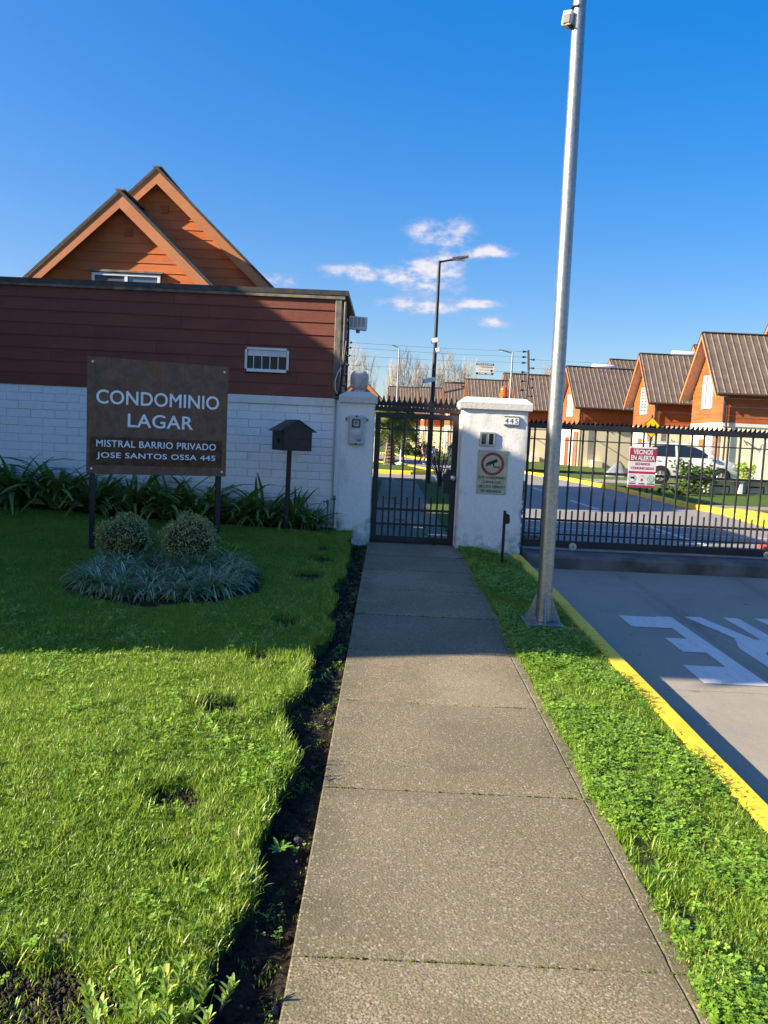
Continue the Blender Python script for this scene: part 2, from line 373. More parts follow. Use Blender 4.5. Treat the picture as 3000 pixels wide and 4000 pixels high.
def m_rust():
    m = Mat('rusted steel plate', 0.62, 0.35); s = m.noise(7, 7, 0.7); st = m.noise(16, 6, 0.7, stretch=(2.6, 1, 0.35)); f = m.noise(140, 3, 0.7)
    c = m.mix(m.ramp(s, 0.3, 0.7), (0.085, 0.055, 0.044), (0.26, 0.150, 0.100)); c = m.mix(m.ramp(st, 0.50, 0.66, 0, 0.8), c, (0.20, 0.065, 0.020))
    c = m.mix(m.ramp(m.noise(3.1, 4), 0.54, 0.68, 0, 0.85), c, (0.25, 0.085, 0.026)); c = m.mix(m.ramp(f, 0.64, 0.75, 0, 0.6), c, (0.03, 0.015, 0.01))
    m.color(c).rough(m.ramp(s, 0.3, 0.7, 0.45, 0.8)); m.bump(f, 0.25, 0.002); return m.m
def m_rust2():
    m = Mat('rusted lower plate', 0.8, 0.15); s = m.noise(9, 7, 0.75); f = m.noise(90, 3, 0.7)
    c = m.mix(m.ramp(s, 0.35, 0.68), (0.06, 0.028, 0.017), (0.18, 0.075, 0.032)); c = m.mix(m.ramp(m.noise(5, 5), 0.6, 0.7, 0, 0.7), c, (0.02, 0.01, 0.008))
    m.color(c); m.bump(f, 0.4, 0.003); return m.m
def m_galv():
    m = Mat('galvanised steel', 0.36, 0.85); v = m.voro(46, 'Color'); s = m.noise(5, 6, 0.7, stretch=(3, 3, 0.3)); d = m.noise(38, 4, 0.7)
    c = m.mix(m.xyz(0, v), (0.27, 0.285, 0.30), (0.37, 0.385, 0.395)); c = m.mix(m.ramp(s, 0.55, 0.75, 0, 0.5), c, (0.20, 0.205, 0.205))
    c = m.mix(m.ramp(d, 0.70, 0.76, 0, 0.7), c, (0.13, 0.12, 0.11))
    m.color(c).rough(m.ramp(s, 0.3, 0.7, 0.33, 0.52)); m.bump(s, 0.06, 0.004); return m.m
def m_white_paint(name='white road paint'):
    m = Mat(name, 0.7).world(); f = m.noise(70, 4, 0.75); s = m.noise(11, 5, 0.7, stretch=(2.2, 0.5, 1))
    c = m.mix(m.ramp(s, 0.45, 0.70, 0, 0.6), (0.62, 0.61, 0.58), (0.44, 0.43, 0.40)); c = m.mix(m.ramp(f, 0.60, 0.68, 0, 0.8), c, (0.16, 0.15, 0.14))
    m.color(c); m.bump(f, 0.2, 0.002); return m.m
def m_roof():
    m = Mat('brown ribbed roofing', 0.5, 0.25); s = m.noise(3.0, 5, 0.6); 
    c = m.mix(m.ramp(s, 0.3, 0.7), (0.14, 0.10, 0.073), (0.205, 0.152, 0.113)); m.color(c); return m.m
def m_glass(name, c=(0.02, 0.03, 0.04), rough=0.05, spec=0.9):
    m = Mat(name, rough, 0.0, spec); m.color(c); return m.m
def m_lawn_ground():
    m = Mat('turf under the grass', 0.95, spec=0.1).world(); f = m.noise(25, 5, 0.7)
    c = m.mix(m.ramp(f, 0.3, 0.7), (0.022, 0.024, 0.009), (0.05, 0.075, 0.018)); m.color(c); m.bump(f, 0.6, 0.02); return m.m
def m_far_grass():
    m = Mat('mown grass', 0.9, spec=0.15).world(); f = m.noise(30, 6, 0.75); b = m.noise(1.6, 5, 0.65)
    c = m.mix(m.ramp(f, 0.3, 0.72), (0.045, 0.085, 0.014), (0.115, 0.19, 0.035)); c = m.mix(m.ramp(b, 0.5, 0.75, 0, 0.5), c, (0.14, 0.15, 0.05))
    m.color(c); m.bump(f, 1.0, 0.05); return m.m

PATH, DRIVE, ROAD, SOIL, YEL, WPAINT = m_path(), m_drive(), m_road(), m_soil(), m_yellow(), m_white_paint()
TURF, FARGRASS = m_lawn_ground(), m_far_grass()
RUST, RUST2, GALV, ROOFM = m_rust(), m_rust2(), m_galv(), m_roof()
STUCCO_A = m_stucco('white stucco pillar', (0.80, 0.78, 0.74), (0.48, 0.45, 0.34), 0.45, 0.3)
# moss and splash dirt on the foot of the stucco, drips below the cap
def footed(M_, z0, z1, col):
    z = M_.xyz(2); n = M_.noise(6, 5, 0.7)
    f = M_.math('MULTIPLY', M_.ramp(z, z1, z0, 0, 1), M_.ramp(n, 0.42, 0.62, 0.0, 0.7))
    src = M_.b.inputs['Base Color'].links[0].from_socket; M_.color(M_.mix(f, src, col)); return M_.m
STUCCO = footed(STUCCO_A, 0.02, 0.45, (0.30, 0.29, 0.17))
CAP = m_stucco('weathered cap stucco', (0.62, 0.60, 0.55), (0.30, 0.30, 0.27), 0.75, 0.5).m
CREAM = m_stucco('cream house stucco', (0.90, 0.80, 0.57), (0.74, 0.64, 0.46), 0.2, 0.3).m
WHITEWALL = m_stucco('white house stucco', (0.72, 0.70, 0.65), (0.5, 0.48, 0.42), 0.3, 0.3).m
BRICKP = m_stucco('white painted brick', (0.90, 0.90, 0.89), (0.62, 0.63, 0.60), 0.35, 0.12)
BRICKM = footed(BRICKP, 0.1, 0.7, (0.27, 0.28, 0.22))
MORTAR = plain('painted mortar joint', (0.66, 0.665, 0.66), 0.9, var=0.12, bump=0.5, bscale=50)
SIDING = m_boards('dark red siding board', (0.165, 0.048, 0.028), (0.215, 0.063, 0.037), 0.6, fade=(0.32, 0.10, 0.065))
GABLEB = m_boards('orange brown siding board', (0.50, 0.125, 0.028), (0.62, 0.18, 0.045), 0.45)
FASCIA = m_boards('orange fascia board', (0.46, 0.17, 0.065), (0.53, 0.215, 0.09), 0.3)
ROWB = m_boards('red orange house board', (0.38, 0.085, 0.024), (0.48, 0.125, 0.038), 0.4)
SOFFIT = plain('pale soffit panel', (0.55, 0.45, 0.38), 0.7, var=0.1)
FLASH = plain('dark roof flashing', (0.055, 0.052, 0.048), 0.55, 0.3, var=0.35, scale=9, bump=0.2)
GREYTRIM = plain('weathered grey timber trim', (0.17, 0.145, 0.115), 0.75, var=0.4, scale=7, bump=0.4)
BLACKM = plain('black painted steel', (0.012, 0.013, 0.016), 0.42, 0.2, var=0.35, scale=11, bump=0.12, bscale=90)
GATEM = plain('grey black gate steel', (0.013, 0.0135, 0.016), 0.5, 0.0, var=0.35, scale=8, bump=0.15, bscale=80)
POSTM = plain('dark sign post steel', (0.016, 0.016, 0.020), 0.5, 0.2, var=0.3, scale=9, bump=0.15)
BOXM = plain('black brown letterbox steel', (0.018, 0.0155, 0.0155), 0.5, 0.1, var=0.25, scale=12, bump=0.2, bscale=120)
WPLAST = plain('white frame paint', (0.70, 0.71, 0.73), 0.4, var=0.06)
WLET = plain('white lettering', (0.86, 0.88, 0.90), 0.6, var=0.05)
GREYBOX = plain('grey meter box plastic', (0.42, 0.44, 0.44), 0.5, var=0.12, scale=9, bump=0.1)
GLASS = m_glass('dark window glass', (0.008, 0.009, 0.012), 0.1, 0.25); SKYGLASS = m_glass('sky tinted window glass', (0.10, 0.13, 0.17), 0.02, 1.0)  # second glass: sky reflection painted in as a pale blue base
DARK = plain('dark interior', (0.012, 0.011, 0.012), 0.9, var=0.3)
RUBBER = plain('black rubber', (0.02, 0.02, 0.02), 0.75, var=0.2)
CHROME = plain('brushed steel', (0.55, 0.56, 0.58), 0.3, 0.9, var=0.08)
GREENPVC = plain('green pvc pipe', (0.03, 0.12, 0.085), 0.45, var=0.3, scale=15)
BARK = plain('brown bark', (0.11, 0.075, 0.05), 0.9, var=0.4, scale=10, bump=0.8, bscale=30, bdist=0.02)
PALEBARK = plain('pale winter twigs', (0.36, 0.295, 0.235), 0.9, var=0.25, scale=3)
MOSSM = plain('green moss', (0.085, 0.09, 0.022), 0.95, var=0.5, scale=40, bump=0.8, bscale=200)
STONE = plain('grey pebble', (0.085, 0.08, 0.075), 0.8, var=0.4, scale=20, bump=0.3)
DOORM = m_boards('brown timber door', (0.22, 0.10, 0.035), (0.28, 0.13, 0.05), 0.4)
REDDOOR = plain('red painted door', (0.40, 0.055, 0.03), 0.5)
GUTTER = plain('brown gutter', (0.075, 0.04, 0.03), 0.45, var=0.15)
GRASSM = leafy('grass blade', [(0.0, (0.095, 0.21, 0.016)), (0.45, (0.235, 0.405, 0.034)), (0.78, (0.38, 0.52, 0.065)), (1.0, (0.60, 0.52, 0.22))], 0.38, 0.50, patchy=0.7)
CLOVER = leafy('clover leaf', [(0.0, (0.10, 0.22, 0.018)), (0.6, (0.20, 0.37, 0.032)), (1.0, (0.32, 0.46, 0.06))], 0.5, 0.3)
AGAPM = leafy('strap leaf', [(0.0, (0.055, 0.125, 0.028)), (0.6, (0.13, 0.23, 0.045)), (0.85, (0.26, 0.33, 0.07)), (1.0, (0.55, 0.44, 0.11))], 0.38, 0.22)
LIRIOM = leafy('narrow bluish leaf', [(0.0, (0.07, 0.14, 0.045)), (0.5, (0.20, 0.29, 0.12)), (1.0, (0.72, 0.73, 0.58))], 0.35, 0.2)  # palest tint paints the whitish highlights into the leaf colour
BUSHM = leafy('small cream edged leaf', [(0.0, (0.14, 0.19, 0.04)), (0.5, (0.36, 0.38, 0.12)), (1.0, (0.66, 0.62, 0.32))], 0.5, 0.25)
HEBEM = leafy('fresh shrub leaf', [(0.0, (0.20, 0.36, 0.07)), (0.6, (0.36, 0.55, 0.10)), (1.0, (0.72, 0.68, 0.11))], 0.4, 0.35)
PALMM = leafy('palm frond leaf', [(0.0, (0.06, 0.12, 0.02)), (0.6, (0.16, 0.23, 0.045)), (1.0, (0.36, 0.34, 0.11))], 0.5, 0.3)
SHRUBM = leafy('shrub leaf', [(0.0, (0.025, 0.055, 0.014)), (0.6, (0.07, 0.125, 0.026)), (1.0, (0.17, 0.21, 0.06))], 0.5, 0.3)

# ------------------------------------------------------------------ the setting: ground, path, lawn, kerb, driveway, roads
def sheet(name, xs, ys, zf, mat, parent=None, kind='structure'):
    X, Y = np.meshgrid(xs, ys); Zv = zf(X, Y); V = np.stack([X.ravel(), Y.ravel(), np.broadcast_to(Zv, X.shape).ravel()], 1)
    nx = len(xs); F = [(j * nx + i, j * nx + i + 1, (j + 1) * nx + i + 1, (j + 1) * nx + i) for j in range(len(ys) - 1) for i in range(nx - 1)]
    me = bpy.data.meshes.new(name); me.from_pydata(V.tolist(), [], F); me.materials.append(mat); me.polygons.foreach_set('use_smooth', [True] * len(F)); me.update()
    o = link(name, me, parent)
    if parent is None: tag(o, kind=kind)
    return o

gm = Mat('far ground', 0.95, spec=0.1).world(); gf = gm.noise(0.06, 5); gm.color(gm.mix(gm.ramp(gf, 0.35, 0.65), (0.055, 0.075, 0.025), (0.11, 0.10, 0.06)))
tag(sheet('ground', [-900, 900], [-900, 900], lambda x, y: x * 0 - 0.75, gm.m), 'flat ground reaching to the horizon', kind='structure')

# footpath: one slab every 1.2 m, each a piece with a tooled margin on both sides
path = tag(bpy.data.objects.new('sidewalk', None), 'long grey concrete footpath leading to the walking gate', kind='structure'); C.objects.link(path)
def slab_mesh(seed, L=1.19):
    r_ = random.Random(seed); mb = MB()
    for x0, x1, dz in ((-0.235, 0.983, 0.0), (0.9833, 1.052, -0.0015)):
        # a little jagged along the broken right margin
        n = 14; ya = [-L / 2 + L * i / n for i in range(n + 1)]
        top = []; jl = [r_.choice((0.0, 0.0, 0.0005, 0.002, 0.004)) if x0 > 0.9 else 0 for _ in ya]; jr = [r_.uniform(-0.012, 0.004) if x1 > 1.0 else 0 for _ in ya]
        vs = []; fs = []
        for i, y in enumerate(ya):
            e = 0.006 if i in (0, n) else 0.0
            vs += [(x0 + jl[i], y, dz - e - 0.003), (x0 + jl[i] + 0.006, y, dz - e), (x1 + jr[i] - 0.006, y, dz - e), (x1 + jr[i], y, dz - e - 0.003), (x0 + jl[i], y, -0.09), (x1 + jr[i], y, -0.09)]
        for i in range(n):
            a, b = i * 6, i * 6 + 6
            fs += [(a, a + 1, b + 1, b), (a + 1, a + 2, b + 2, b + 1), (a + 2, a + 3, b + 3, b + 2), (a + 4, a, b, b + 4), (a + 3, a + 5, b + 5, b + 3)]
        fs += [(0, 4, 5, 3, 2, 1), (n * 6 + 1, n * 6 + 2, n * 6 + 3, n * 6 + 5, n * 6 + 4, n * 6)]
        mb.add(vs, fs)
    me = mb.mesh('slab'); me.materials.append(PATH); return me
slabs = [slab_mesh(s) for s in range(4)]
pj = [-8.4 + 1.2 * i for i in range(12)] 
joints = [-3.55, -2.36, -1.16, 0.03, 1.23, 2.425, 3.625, 4.815, 5.948, 7.07, 8.17, 9.25, 10.33, 11.42]
tilt = math.atan(SL)
for i in range(len(joints) - 1):
    a, b = joints[i], joints[i + 1]; y = (a + b) / 2
    o = link('slab', slabs[i % 4], path, (0, y, float(pz(y)) + random.uniform(-0.002, 0.002)), (tilt + random.uniform(-0.001, 0.001), random.uniform(-0.0012, 0.0012), 0), (1, (b - a - 0.005) / 1.19, 1))
sheet('joint_bed', [-0.17, 0.98], [-4, 11.42], lambda x, y: pz(y) - 0.014, SOIL, path)
# moss that grows in the joints
mb = MB()
for j in joints[3:]:
    x = -0.22
    while x < 1.03:
        w = random.uniform(0.005, 0.018)
        if random.random() < (0.55 if (j < 3 or x > 0.7 or x < -0.1) else 0.2):
            h = random.uniform(-0.004, 0.0015); d = random.uniform(0.002, 0.0055); z = float(pz(j))
            mb.box(x, x + w, j - d, j + d, z - 0.012, z + h, 0.0015)
        x += w * random.uniform(0.8, 1.5)
tag(mb.build('joint_moss', MOSSM), 'green moss filling the joints between the path slabs', 'moss', kind='stuff')

# lawn body, with an uneven cut edge along the dirt strip
def edge_x(y): return -0.47 + 0.035 * np.sin(y * 2.1 + 0.5) + 0.03 * np.sin(y * 5.3) + 0.018 * np.sin(y * 11.7 + 1.0) - 0.06 * np.exp(-((np.asarray(y) - 4.45) / 0.35) ** 2)
ys = np.linspace(-4, 11.56, 220); us = np.linspace(0, 1, 60)
V = []; 
for y in ys:
    ex = float(edge_x(y))
    V.append((ex + 0.035, y, float(pz(y)) - 0.07)); V.append((ex + 0.015, y, float(pz(y)) + 0.015))
    for u in us:
        x = ex + (-7.5 - ex) * u ** 1.6; V.append((x, y, float(lz(x, y)) - 0.01))
nx = len(us) + 2; Fc = [(j * nx + i, (j + 1) * nx + i, (j + 1) * nx + i + 1, j * nx + i + 1) for j in range(len(ys) - 1) for i in range(nx - 1)]
me = bpy.data.meshes.new('lawn'); me.from_pydata(V, [], Fc); me.materials.append(TURF); me.polygons.foreach_set('use_smooth', [True] * len(Fc)); me.update()
lawn = tag(link('lawn', me), 'raised lawn beside the footpath in front of the brick wall', kind='structure')
sheet('dirt_strip', np.linspace(-0.66, -0.225, 12), np.linspace(-4, 11.5, 260), lambda x, y: pz(y) - 0.045 + 0.014 * np.sin(x * 40 + y * 9) * np.sin(y * 13.0) + 0.008 * np.sin(y * 31 + x * 60), SOIL)
sheet('verge', np.linspace(1.04, 1.73, 14), np.linspace(-4, 11.2, 200), lambda x, y: pz(y) - 0.018 + 0.010 * np.sin(x * 9 + y * 3.1) * np.sin(y * 2.3) - 0.055 * ss(1.3, 1.75, x) * ss(10, 11.15, y), TURF)

# near kerb: yellow blocks end to end
kerb = tag(bpy.data.objects.new('kerb', None), 'yellow painted kerb between the grass verge and the driveway', kind='structure'); C.objects.link(kerb)
kb = MB(); kb.prism([(-0.068, -0.25), (0.064, -0.25), (0.064, -0.022), (0.050, -0.004), (0.042, 0.0), (-0.058, 0.0), (-0.068, -0.012)], -0.444, 0.444, 'XZ')
kme = kb.mesh('kerb_block'); kme.materials.append(YEL)
y = -4.0
while y < 10.75:
    yc = y + 0.45; L = min(0.9, 10.8 - y); yc = y + L / 2
    link('kerb_block', kme, kerb, (1.797 + random.uniform(-0.004, 0.004), yc, float(pz(yc)) + 0.010 + random.uniform(-0.004, 0.004)), (tilt, 0, random.uniform(-0.003, 0.003)), (1, L / 0.9, 1)); y += 0.9

# driveway slabs and the concrete apron the gate rolls on
drive = tag(bpy.data.objects.new('driveway', None), 'sloping concrete driveway in front of the sliding gate', kind='structure'); C.objects.link(drive)
def dz(y): return pz(y) - 0.15
dj = [-6, -2.0, 2.0, 5.77, 9.38, 10.74]
for i in range(len(dj) - 1):
    for x0, x1 in ((1.86, 5.4), (5.41, 9.5)):
        if i == 4: pass
        a, b = dj[i] + 0.004, dj[i + 1] - 0.004
        mb = MB(); z0, z1 = float(dz(a)), float(dz(b))
        mb.add([(x0, a, z0), (x1, a, z0), (x1, b, z1), (x0, b, z1), (x0, a, z0 - 0.2), (x1, a, z0 - 0.2), (x1, b, z1 - 0.2), (x0, b, z1 - 0.2)],
               [(0, 1, 2, 3), (0, 4, 5, 1), (1, 5, 6, 2), (2, 6, 7, 3), (3, 7, 4, 0), (4, 7, 6, 5)])
        mb.build('slab', DRIVE, drive)
sheet('joint_bed', [1.86, 9.5], [-6, 10.74], lambda x, y: dz(y) - 0.018, SOIL, drive)
mb = MB(); mb.prism([(10.76, -0.5), (10.76, -0.02), (10.80, 0.018), (11.62, 0.018), (11.9, 0.0), (11.9, -0.5)], 1.93, 9.5, 'YZ')
tag(mb.build('gate_apron', plain('stained apron concrete', (0.105, 0.098, 0.09), 0.85, var=0.45, scale=2.5, bump=0.3, bscale=60)), 'raised concrete strip under the sliding gate', kind='structure')
# painted word on the driveway, read by drivers leaving: PARE
def mark(polys, name='road_marking', parent=drive, zf=dz, dzz=0.004, mat=None):
    V, F_ = [], []
    for poly in polys:
        o = len(V); V += [(x, y_, float(zf(y_)) + dzz) for x, y_ in poly]; F_.append(tuple(range(o, o + len(poly))))
    me = bpy.data.meshes.new(name); me.from_pydata(V, [], F_); me.materials.append(mat or WPAINT); me.update()
    bm = bmesh.new(); bm.from_mesh(me); bmesh.ops.recalc_face_normals(bm, faces=bm.faces)
    for f in bm.faces:
        if f.normal.z < 0: f.normal_flip()
    bm.to_mesh(me); bm.free(); return link(name, me, parent)
def rect(x0, x1, y0, y1): return [(x0, y0), (x1, y0), (x1, y1), (x0, y1)]
mark([rect(2.81, 2.965, 5.95, 8.13), rect(2.46, 2.81, 5.95, 6.41), rect(2.61, 2.81, 6.82, 7.27), rect(2.42, 2.81, 7.65, 8.10)], 'road_letter')
mark([rect(3.53, 3.685, 5.97, 8.22), [(3.53, 5.97), (3.53, 6.30), (3.38, 6.30), (3.34, 6.38), (3.18, 6.24), (3.24, 6.05), (3.36, 5.97)], [(3.34, 6.38), (3.34, 6.84), (3.18, 7.02), (3.18, 6.24)],
      [(3.34, 6.84), (3.38, 6.93), (3.53, 6.93), (3.53, 7.36), (3.28, 7.34), (3.18, 7.02)], [(3.30, 7.34), (3.47, 7.36), (3.285, 8.19), (3.115, 8.18)]], 'road_letter')
mark([[(3.86, 8.24), (4.02, 8.24), (4.17, 6.5), (4.09, 5.98)], [(4.17, 6.5), (4.31, 8.26), (4.47, 8.26), (4.25, 5.98), (4.09, 5.98)], [(4.045, 7.75), (4.28, 7.75), (4.24, 7.36), (4.085, 7.36)]], 'road_letter')
mark([rect(5.0, 5.155, 6.0, 8.28), [(5.0, 6.0), (5.0, 6.34), (4.83, 6.36), (4.79, 6.48), (4.63, 6.34), (4.70, 6.08), (4.82, 6.0)], [(4.79, 6.48), (4.79, 6.92), (4.63, 7.06), (4.63, 6.34)],
      [(4.79, 6.92), (4.83, 7.04), (5.0, 7.06), (5.0, 7.42), (4.76, 7.4), (4.63, 7.06)]], 'road_letter')

# inside the gate: road, verges, island, kerbs
road = tag(sheet('inner_road', np.linspace(-30, 9, 14), np.linspace(11.9, 130, 20), lambda x, y: x * 0, ROAD), 'grey concrete road behind the gates', kind='structure')
sheet('road_extension', np.linspace(9, 60, 4), np.linspace(11.9, 130, 4), lambda x, y: x * 0 - 0.02, FARGRASS)
flat = lambda y_: 0.0
def line(p, q, w, zz=0.004):
    d = Vector((q[0] - p[0], q[1] - p[1], 0)).normalized(); n = Vector((-d.y, d.x, 0)) * w / 2
    mark([[(p[0] - n.x, p[1] - n.y), (q[0] - n.x, q[1] - n.y), (q[0] + n.x, q[1] + n.y), (p[0] + n.x, p[1] + n.y)]], 'road_line', road, flat, zz)
for a, b in ((12.3, 15.6), (19.2, 22.0), (25.6, 27.6), (36, 38.5), (42, 44.5)): line((5.15 - (a - 12) * 0.012, a), (5.13 - (b - 12) * 0.012, b), 0.13)
line((2.4, 14.3), (7.7, 14.3), 0.10); line((2.3, 16.1), (7.8, 15.9), 0.08); line((-6, 30.4), (3.4, 28.6), 0.12); line((-8, 33.2), (1.5, 32.3), 0.12)
line((1.0, 48.0), (5.5, 43.0), 0.12); line((-2, 56), (0.5, 49.5), 0.12)

def slab_poly(name, poly, z, mat, label, zb=-0.3):
    mb = MB(); mb.prism(poly, zb, z, 'XY'); return tag(mb.build(name, mat), label, kind='structure')
def kerb_run(label, pts, w=0.16, h=0.13, closed=False, mat=None):
    """a painted kerb of blocks along a polyline"""
    root = tag(bpy.data.objects.new('kerb', None), label, kind='structure'); C.objects.link(root)
    bm_ = MB(); bm_.prism([(-w / 2, -0.2), (w / 2, -0.2), (w / 2, h - 0.03), (w / 2 - 0.03, h), (-w / 2 + 0.03, h), (-w / 2, h - 0.03)], -0.496, 0.496, 'XZ')
    me = bm_.mesh('kerb_block'); me.materials.append(mat or YEL)
    for (p, q) in zip(pts[:-1], pts[1:]):
        v = Vector((q[0] - p[0], q[1] - p[1])); n = max(1, round(v.length)); a = math.atan2(v.y, v.x) - math.pi / 2
        for i in range(n):
            c = (p[0] + v.x * (i + 0.5) / n, p[1] + v.y * (i + 0.5) / n)
            link('kerb_block', me, root, (c[0], c[1], random.uniform(-0.006, 0.006)), (0, 0, a), (1, v.length / n, 1))
    return root
slab_poly('inner_path', [(-0.2, 11.62), (0.97, 11.62), (0.97, 27.2), (-0.2, 27.2)], 0.05, PATH, 'inner footpath running on behind the walking gate')
slab_poly('inner_verge', [(0.975, 11.75), (2.15, 11.75), (2.15, 24), (1.75, 26.4), (1.2, 27.1), (0.975, 27.1)], 0.06, FARGRASS, 'grass verge between inner footpath and road')
slab_poly('inner_verge', [(-0.205, 13.8), (-0.205, 27.1), (-12, 27.1), (-12, 13.8)], 0.06, FARGRASS, 'grass beside the gabled house behind the wall')
kerb_run('grey kerb beside the inner footpath verge', [(2.24, 12.0), (2.24, 24), (1.85, 26.5), (1.2, 27.3), (-12, 27.3)], mat=DRIVE)
isl = [(-7, 33.6), (0.9, 33.2), (1.9, 34.2), (1.7, 36.6), (0.8, 41.5), (-0.6, 44.2), (-3, 44.5), (-7, 43)]
slab_poly('island', isl, 0.10, FARGRASS, 'grass island with the palm tree')
kerb_run('yellow kerb round the palm tree island', [(-7, 33.5), (0.95, 33.1), (2.0, 34.2), (1.8, 36.7), (0.85, 41.7), (-0.6, 44.4)], h=0.15)
yard = [(8.0, 12.0), (8.05, 17.5), (8.3, 19.5), (8.05, 21.4), (8.15, 28), (7.75, 34.2), (6.95, 39), (4.6, 48.2), (2.6, 56), (0.35, 69), (-6, 74), (-30, 80), (-30, 125), (60, 125), (60, 12)]
slab_poly('front_yards', yard, 0.10, FARGRASS, 'grass front yards along the row of houses')
kerb_run('yellow kerb along the row of front yards', [(7.95, 12.0), (7.98, 16.9), (8.2, 19.6), (7.95, 21.4), (8.06, 27.9), (7.68, 34.2), (6.88, 39), (4.5, 48.3), (2.5, 56), (0.28, 69), (-6, 74.1), (-29, 80)], h=0.13, w=0.2)
# driveway crossings in the yards
for y0, y1, x1, lab in ((19.9, 21.0, 15, 'pale concrete strip across the grass beside the shrub'), (17.6, 18.5, 15, 'pale concrete strip nearest the sliding gate'), (31.4, 34.3, 14.2, 'paved parking strip under the white car')):
    slab_poly('parking_strip', [(8.25, y0), (x1, y0 + 0.4), (x1, y1 + 0.4), (8.25, y1)], 0.115, ROAD, lab, 0.05)
# rounded yellow ramp corner of the kerb
mb = MB()
pr = [(8.2, 20.3), (8.5, 20.6), (8.9, 20.1), (9.15, 19.2), (9.0, 18.2), (8.55, 17.2), (8.15, 16.6)]
V = [(x, y_, 0.02) for x, y_ in pr] + [(8.45 + (x - 8.6) * 0.45 + 0.1, 18.6 + (y_ - 18.6) * 0.55, 0.15) for x, y_ in pr]
n = len(pr); mb.add(V, [tuple(range(n, 2 * n))] + [(i, (i + 1) % n, (i + 1) % n + n, i + n) for i in range(n)])
tag(mb.build('kerb_ramp', YEL, smooth=60), 'yellow painted kerb hump at the yard corner', kind='structure')
# shallow puddles on the inner path
PUD = m_glass('puddle water', (0.02, 0.022, 0.025), 0.03)
for x0, x1, yy, w in ((-0.02, 0.38, 19.2, 0.22), (0.12, 0.42, 17.6, 0.12), (0.14, 0.40, 14.1, 0.10), (0.45, 0.70, 13.05, 0.07), (0.6, 0.95, 12.15, 0.05)):
    poly = [(x0 + (x1 - x0) * (0.5 + 0.5 * math.cos(t)) + random.uniform(-0.02, 0.02), yy + w * math.sin(t) * random.uniform(0.7, 1.1)) for t in [2 * math.pi * k / 14 for k in range(14)]]
    mark([poly], 'puddle', bpy.data.objects['inner_path'], flat, 0.054, PUD)

# ------------------------------------------------------------------ guard house: painted brick below, dark red boards above
YW = 11.55
gh = thing('guard_house', 'low guard house with dark red boards above a white painted brick wall', 'building', (0, 0, 0))
mb = MB(); mb.box(-7.0, -0.80, YW + 0.02, 13.65, -0.3, 3.40); mb.build('core', DARK, gh)
wall = MB().box(-7.0, -0.785, YW - 0.006, YW + 0.016, -0.2, 2.004).build('brick_wall', MORTAR, gh)
# bricks, running bond; the band of smooth render tops the right part of the wall
bm_ = []
for s in range(4):
    r_ = random.Random(s); m_ = MB(); m_.box(-0.1685, 0.1685, -0.009, 0.02, -0.0535, 0.0535, 0.004)
    m_.v = [(x + r_.uniform(-.0015, .0015), y + r_.uniform(-.0007, .0007), z + r_.uniform(-.0015, .0015)) for x, y, z in m_.v]
    me = m_.mesh('brick'); me.materials.append(BRICKM); bm_.append(me)
PX, PZ = 0.3455, 0.1165
row = 0; z = 2.004 - 0.0585 
while z > 0.02:
    off = (row % 2) * PX / 2
    k = 0
    while True:
        x = -0.80 - PX / 2 - off + (0 if not off else 0) - k * PX
        if x < -6.95: break
        if not (x > -2.75 and z > 1.87):
            link('brick', random.choice(bm_), wall, (x, YW - 0.008 + random.uniform(-0.003, 0.002), z + random.uniform(-0.003, 0.003)), (random.uniform(-.006, .006), random.uniform(-.004, .004), random.uniform(-.005, .005)))
        k += 1
    if off: link('brick', bm_[0], wall, (-0.80 - off / 2, YW - 0.008, z), None, (0.48, 1, 1))
    z -= PZ; row += 1
MB().box(-2.75, -0.79, YW - 0.040, YW + 0.016, 1.885, 2.0, 0.006).build('render_band', STUCCO, gh)
# siding boards, lapped; staggered end joints
nb, z0, z1 = 8, 2.008, 3.405; bh = (z1 - z0) / nb
def plank(L, h, t=0.018, lap=0.012, mat=SIDING, seg=1):
    """one board along X, centred, its lower edge proud"""
    mb = MB(); mb.prism([(-t - lap, 0), (0, 0), (0, h), (-t, h - 0.004), (-t - lap, 0.006)], -L / 2, L / 2, 'YZ')
    me = mb.mesh('siding_board'); me.materials.append(mat); return me
cuts = [[-7, -5.0, -2.4, -0.79], [-7, -3.65, -1.35, -0.79], [-7, -4.85, -2.9, -0.79], [-7, -5.55, -3.35, -1.55, -0.79], [-7, -4.2, -2.05, -0.79], [-7, -3.0, -0.79], [-7, -4.85, -2.6, -1.6, -0.79], [-7, -5.3, -3.1, -0.79]]
for i in range(nb):
    cs = cuts[i]
    for a, b in zip(cs[:-1], cs[1:]):
        # boards stop at the window opening (x -2.09 .. -1.46, z 2.32 .. 2.67)
        za, zb = z0 + i * bh, z0 + (i + 1) * bh
        parts_ = [(a, b)]
        if za < 2.66 and zb > 2.33: parts_ = [(a, min(b, -2.08)), (max(a, -1.47), b)]
        for (p, q) in parts_:
            if q - p < 0.03: continue
            o = link('siding_board', plank(q - p - 0.003, bh + 0.010), gh, ((p + q) / 2, YW + 0.002 + random.uniform(-0.0015, 0.0015), za - 0.004), (0, random.uniform(-0.0008, 0.0008), 0))
for i in range(nb):        # the end wall
    o = link('siding_board', plank(2.06, bh + 0.010), gh, (-0.800, 12.62, z0 + i * bh - 0.004), (0, 0, R(90)))
MB().box(-0.80, -0.775, YW + 0.02, 13.65, -0.2, 2.0, 0.004).build('end_wall', STUCCO, gh)
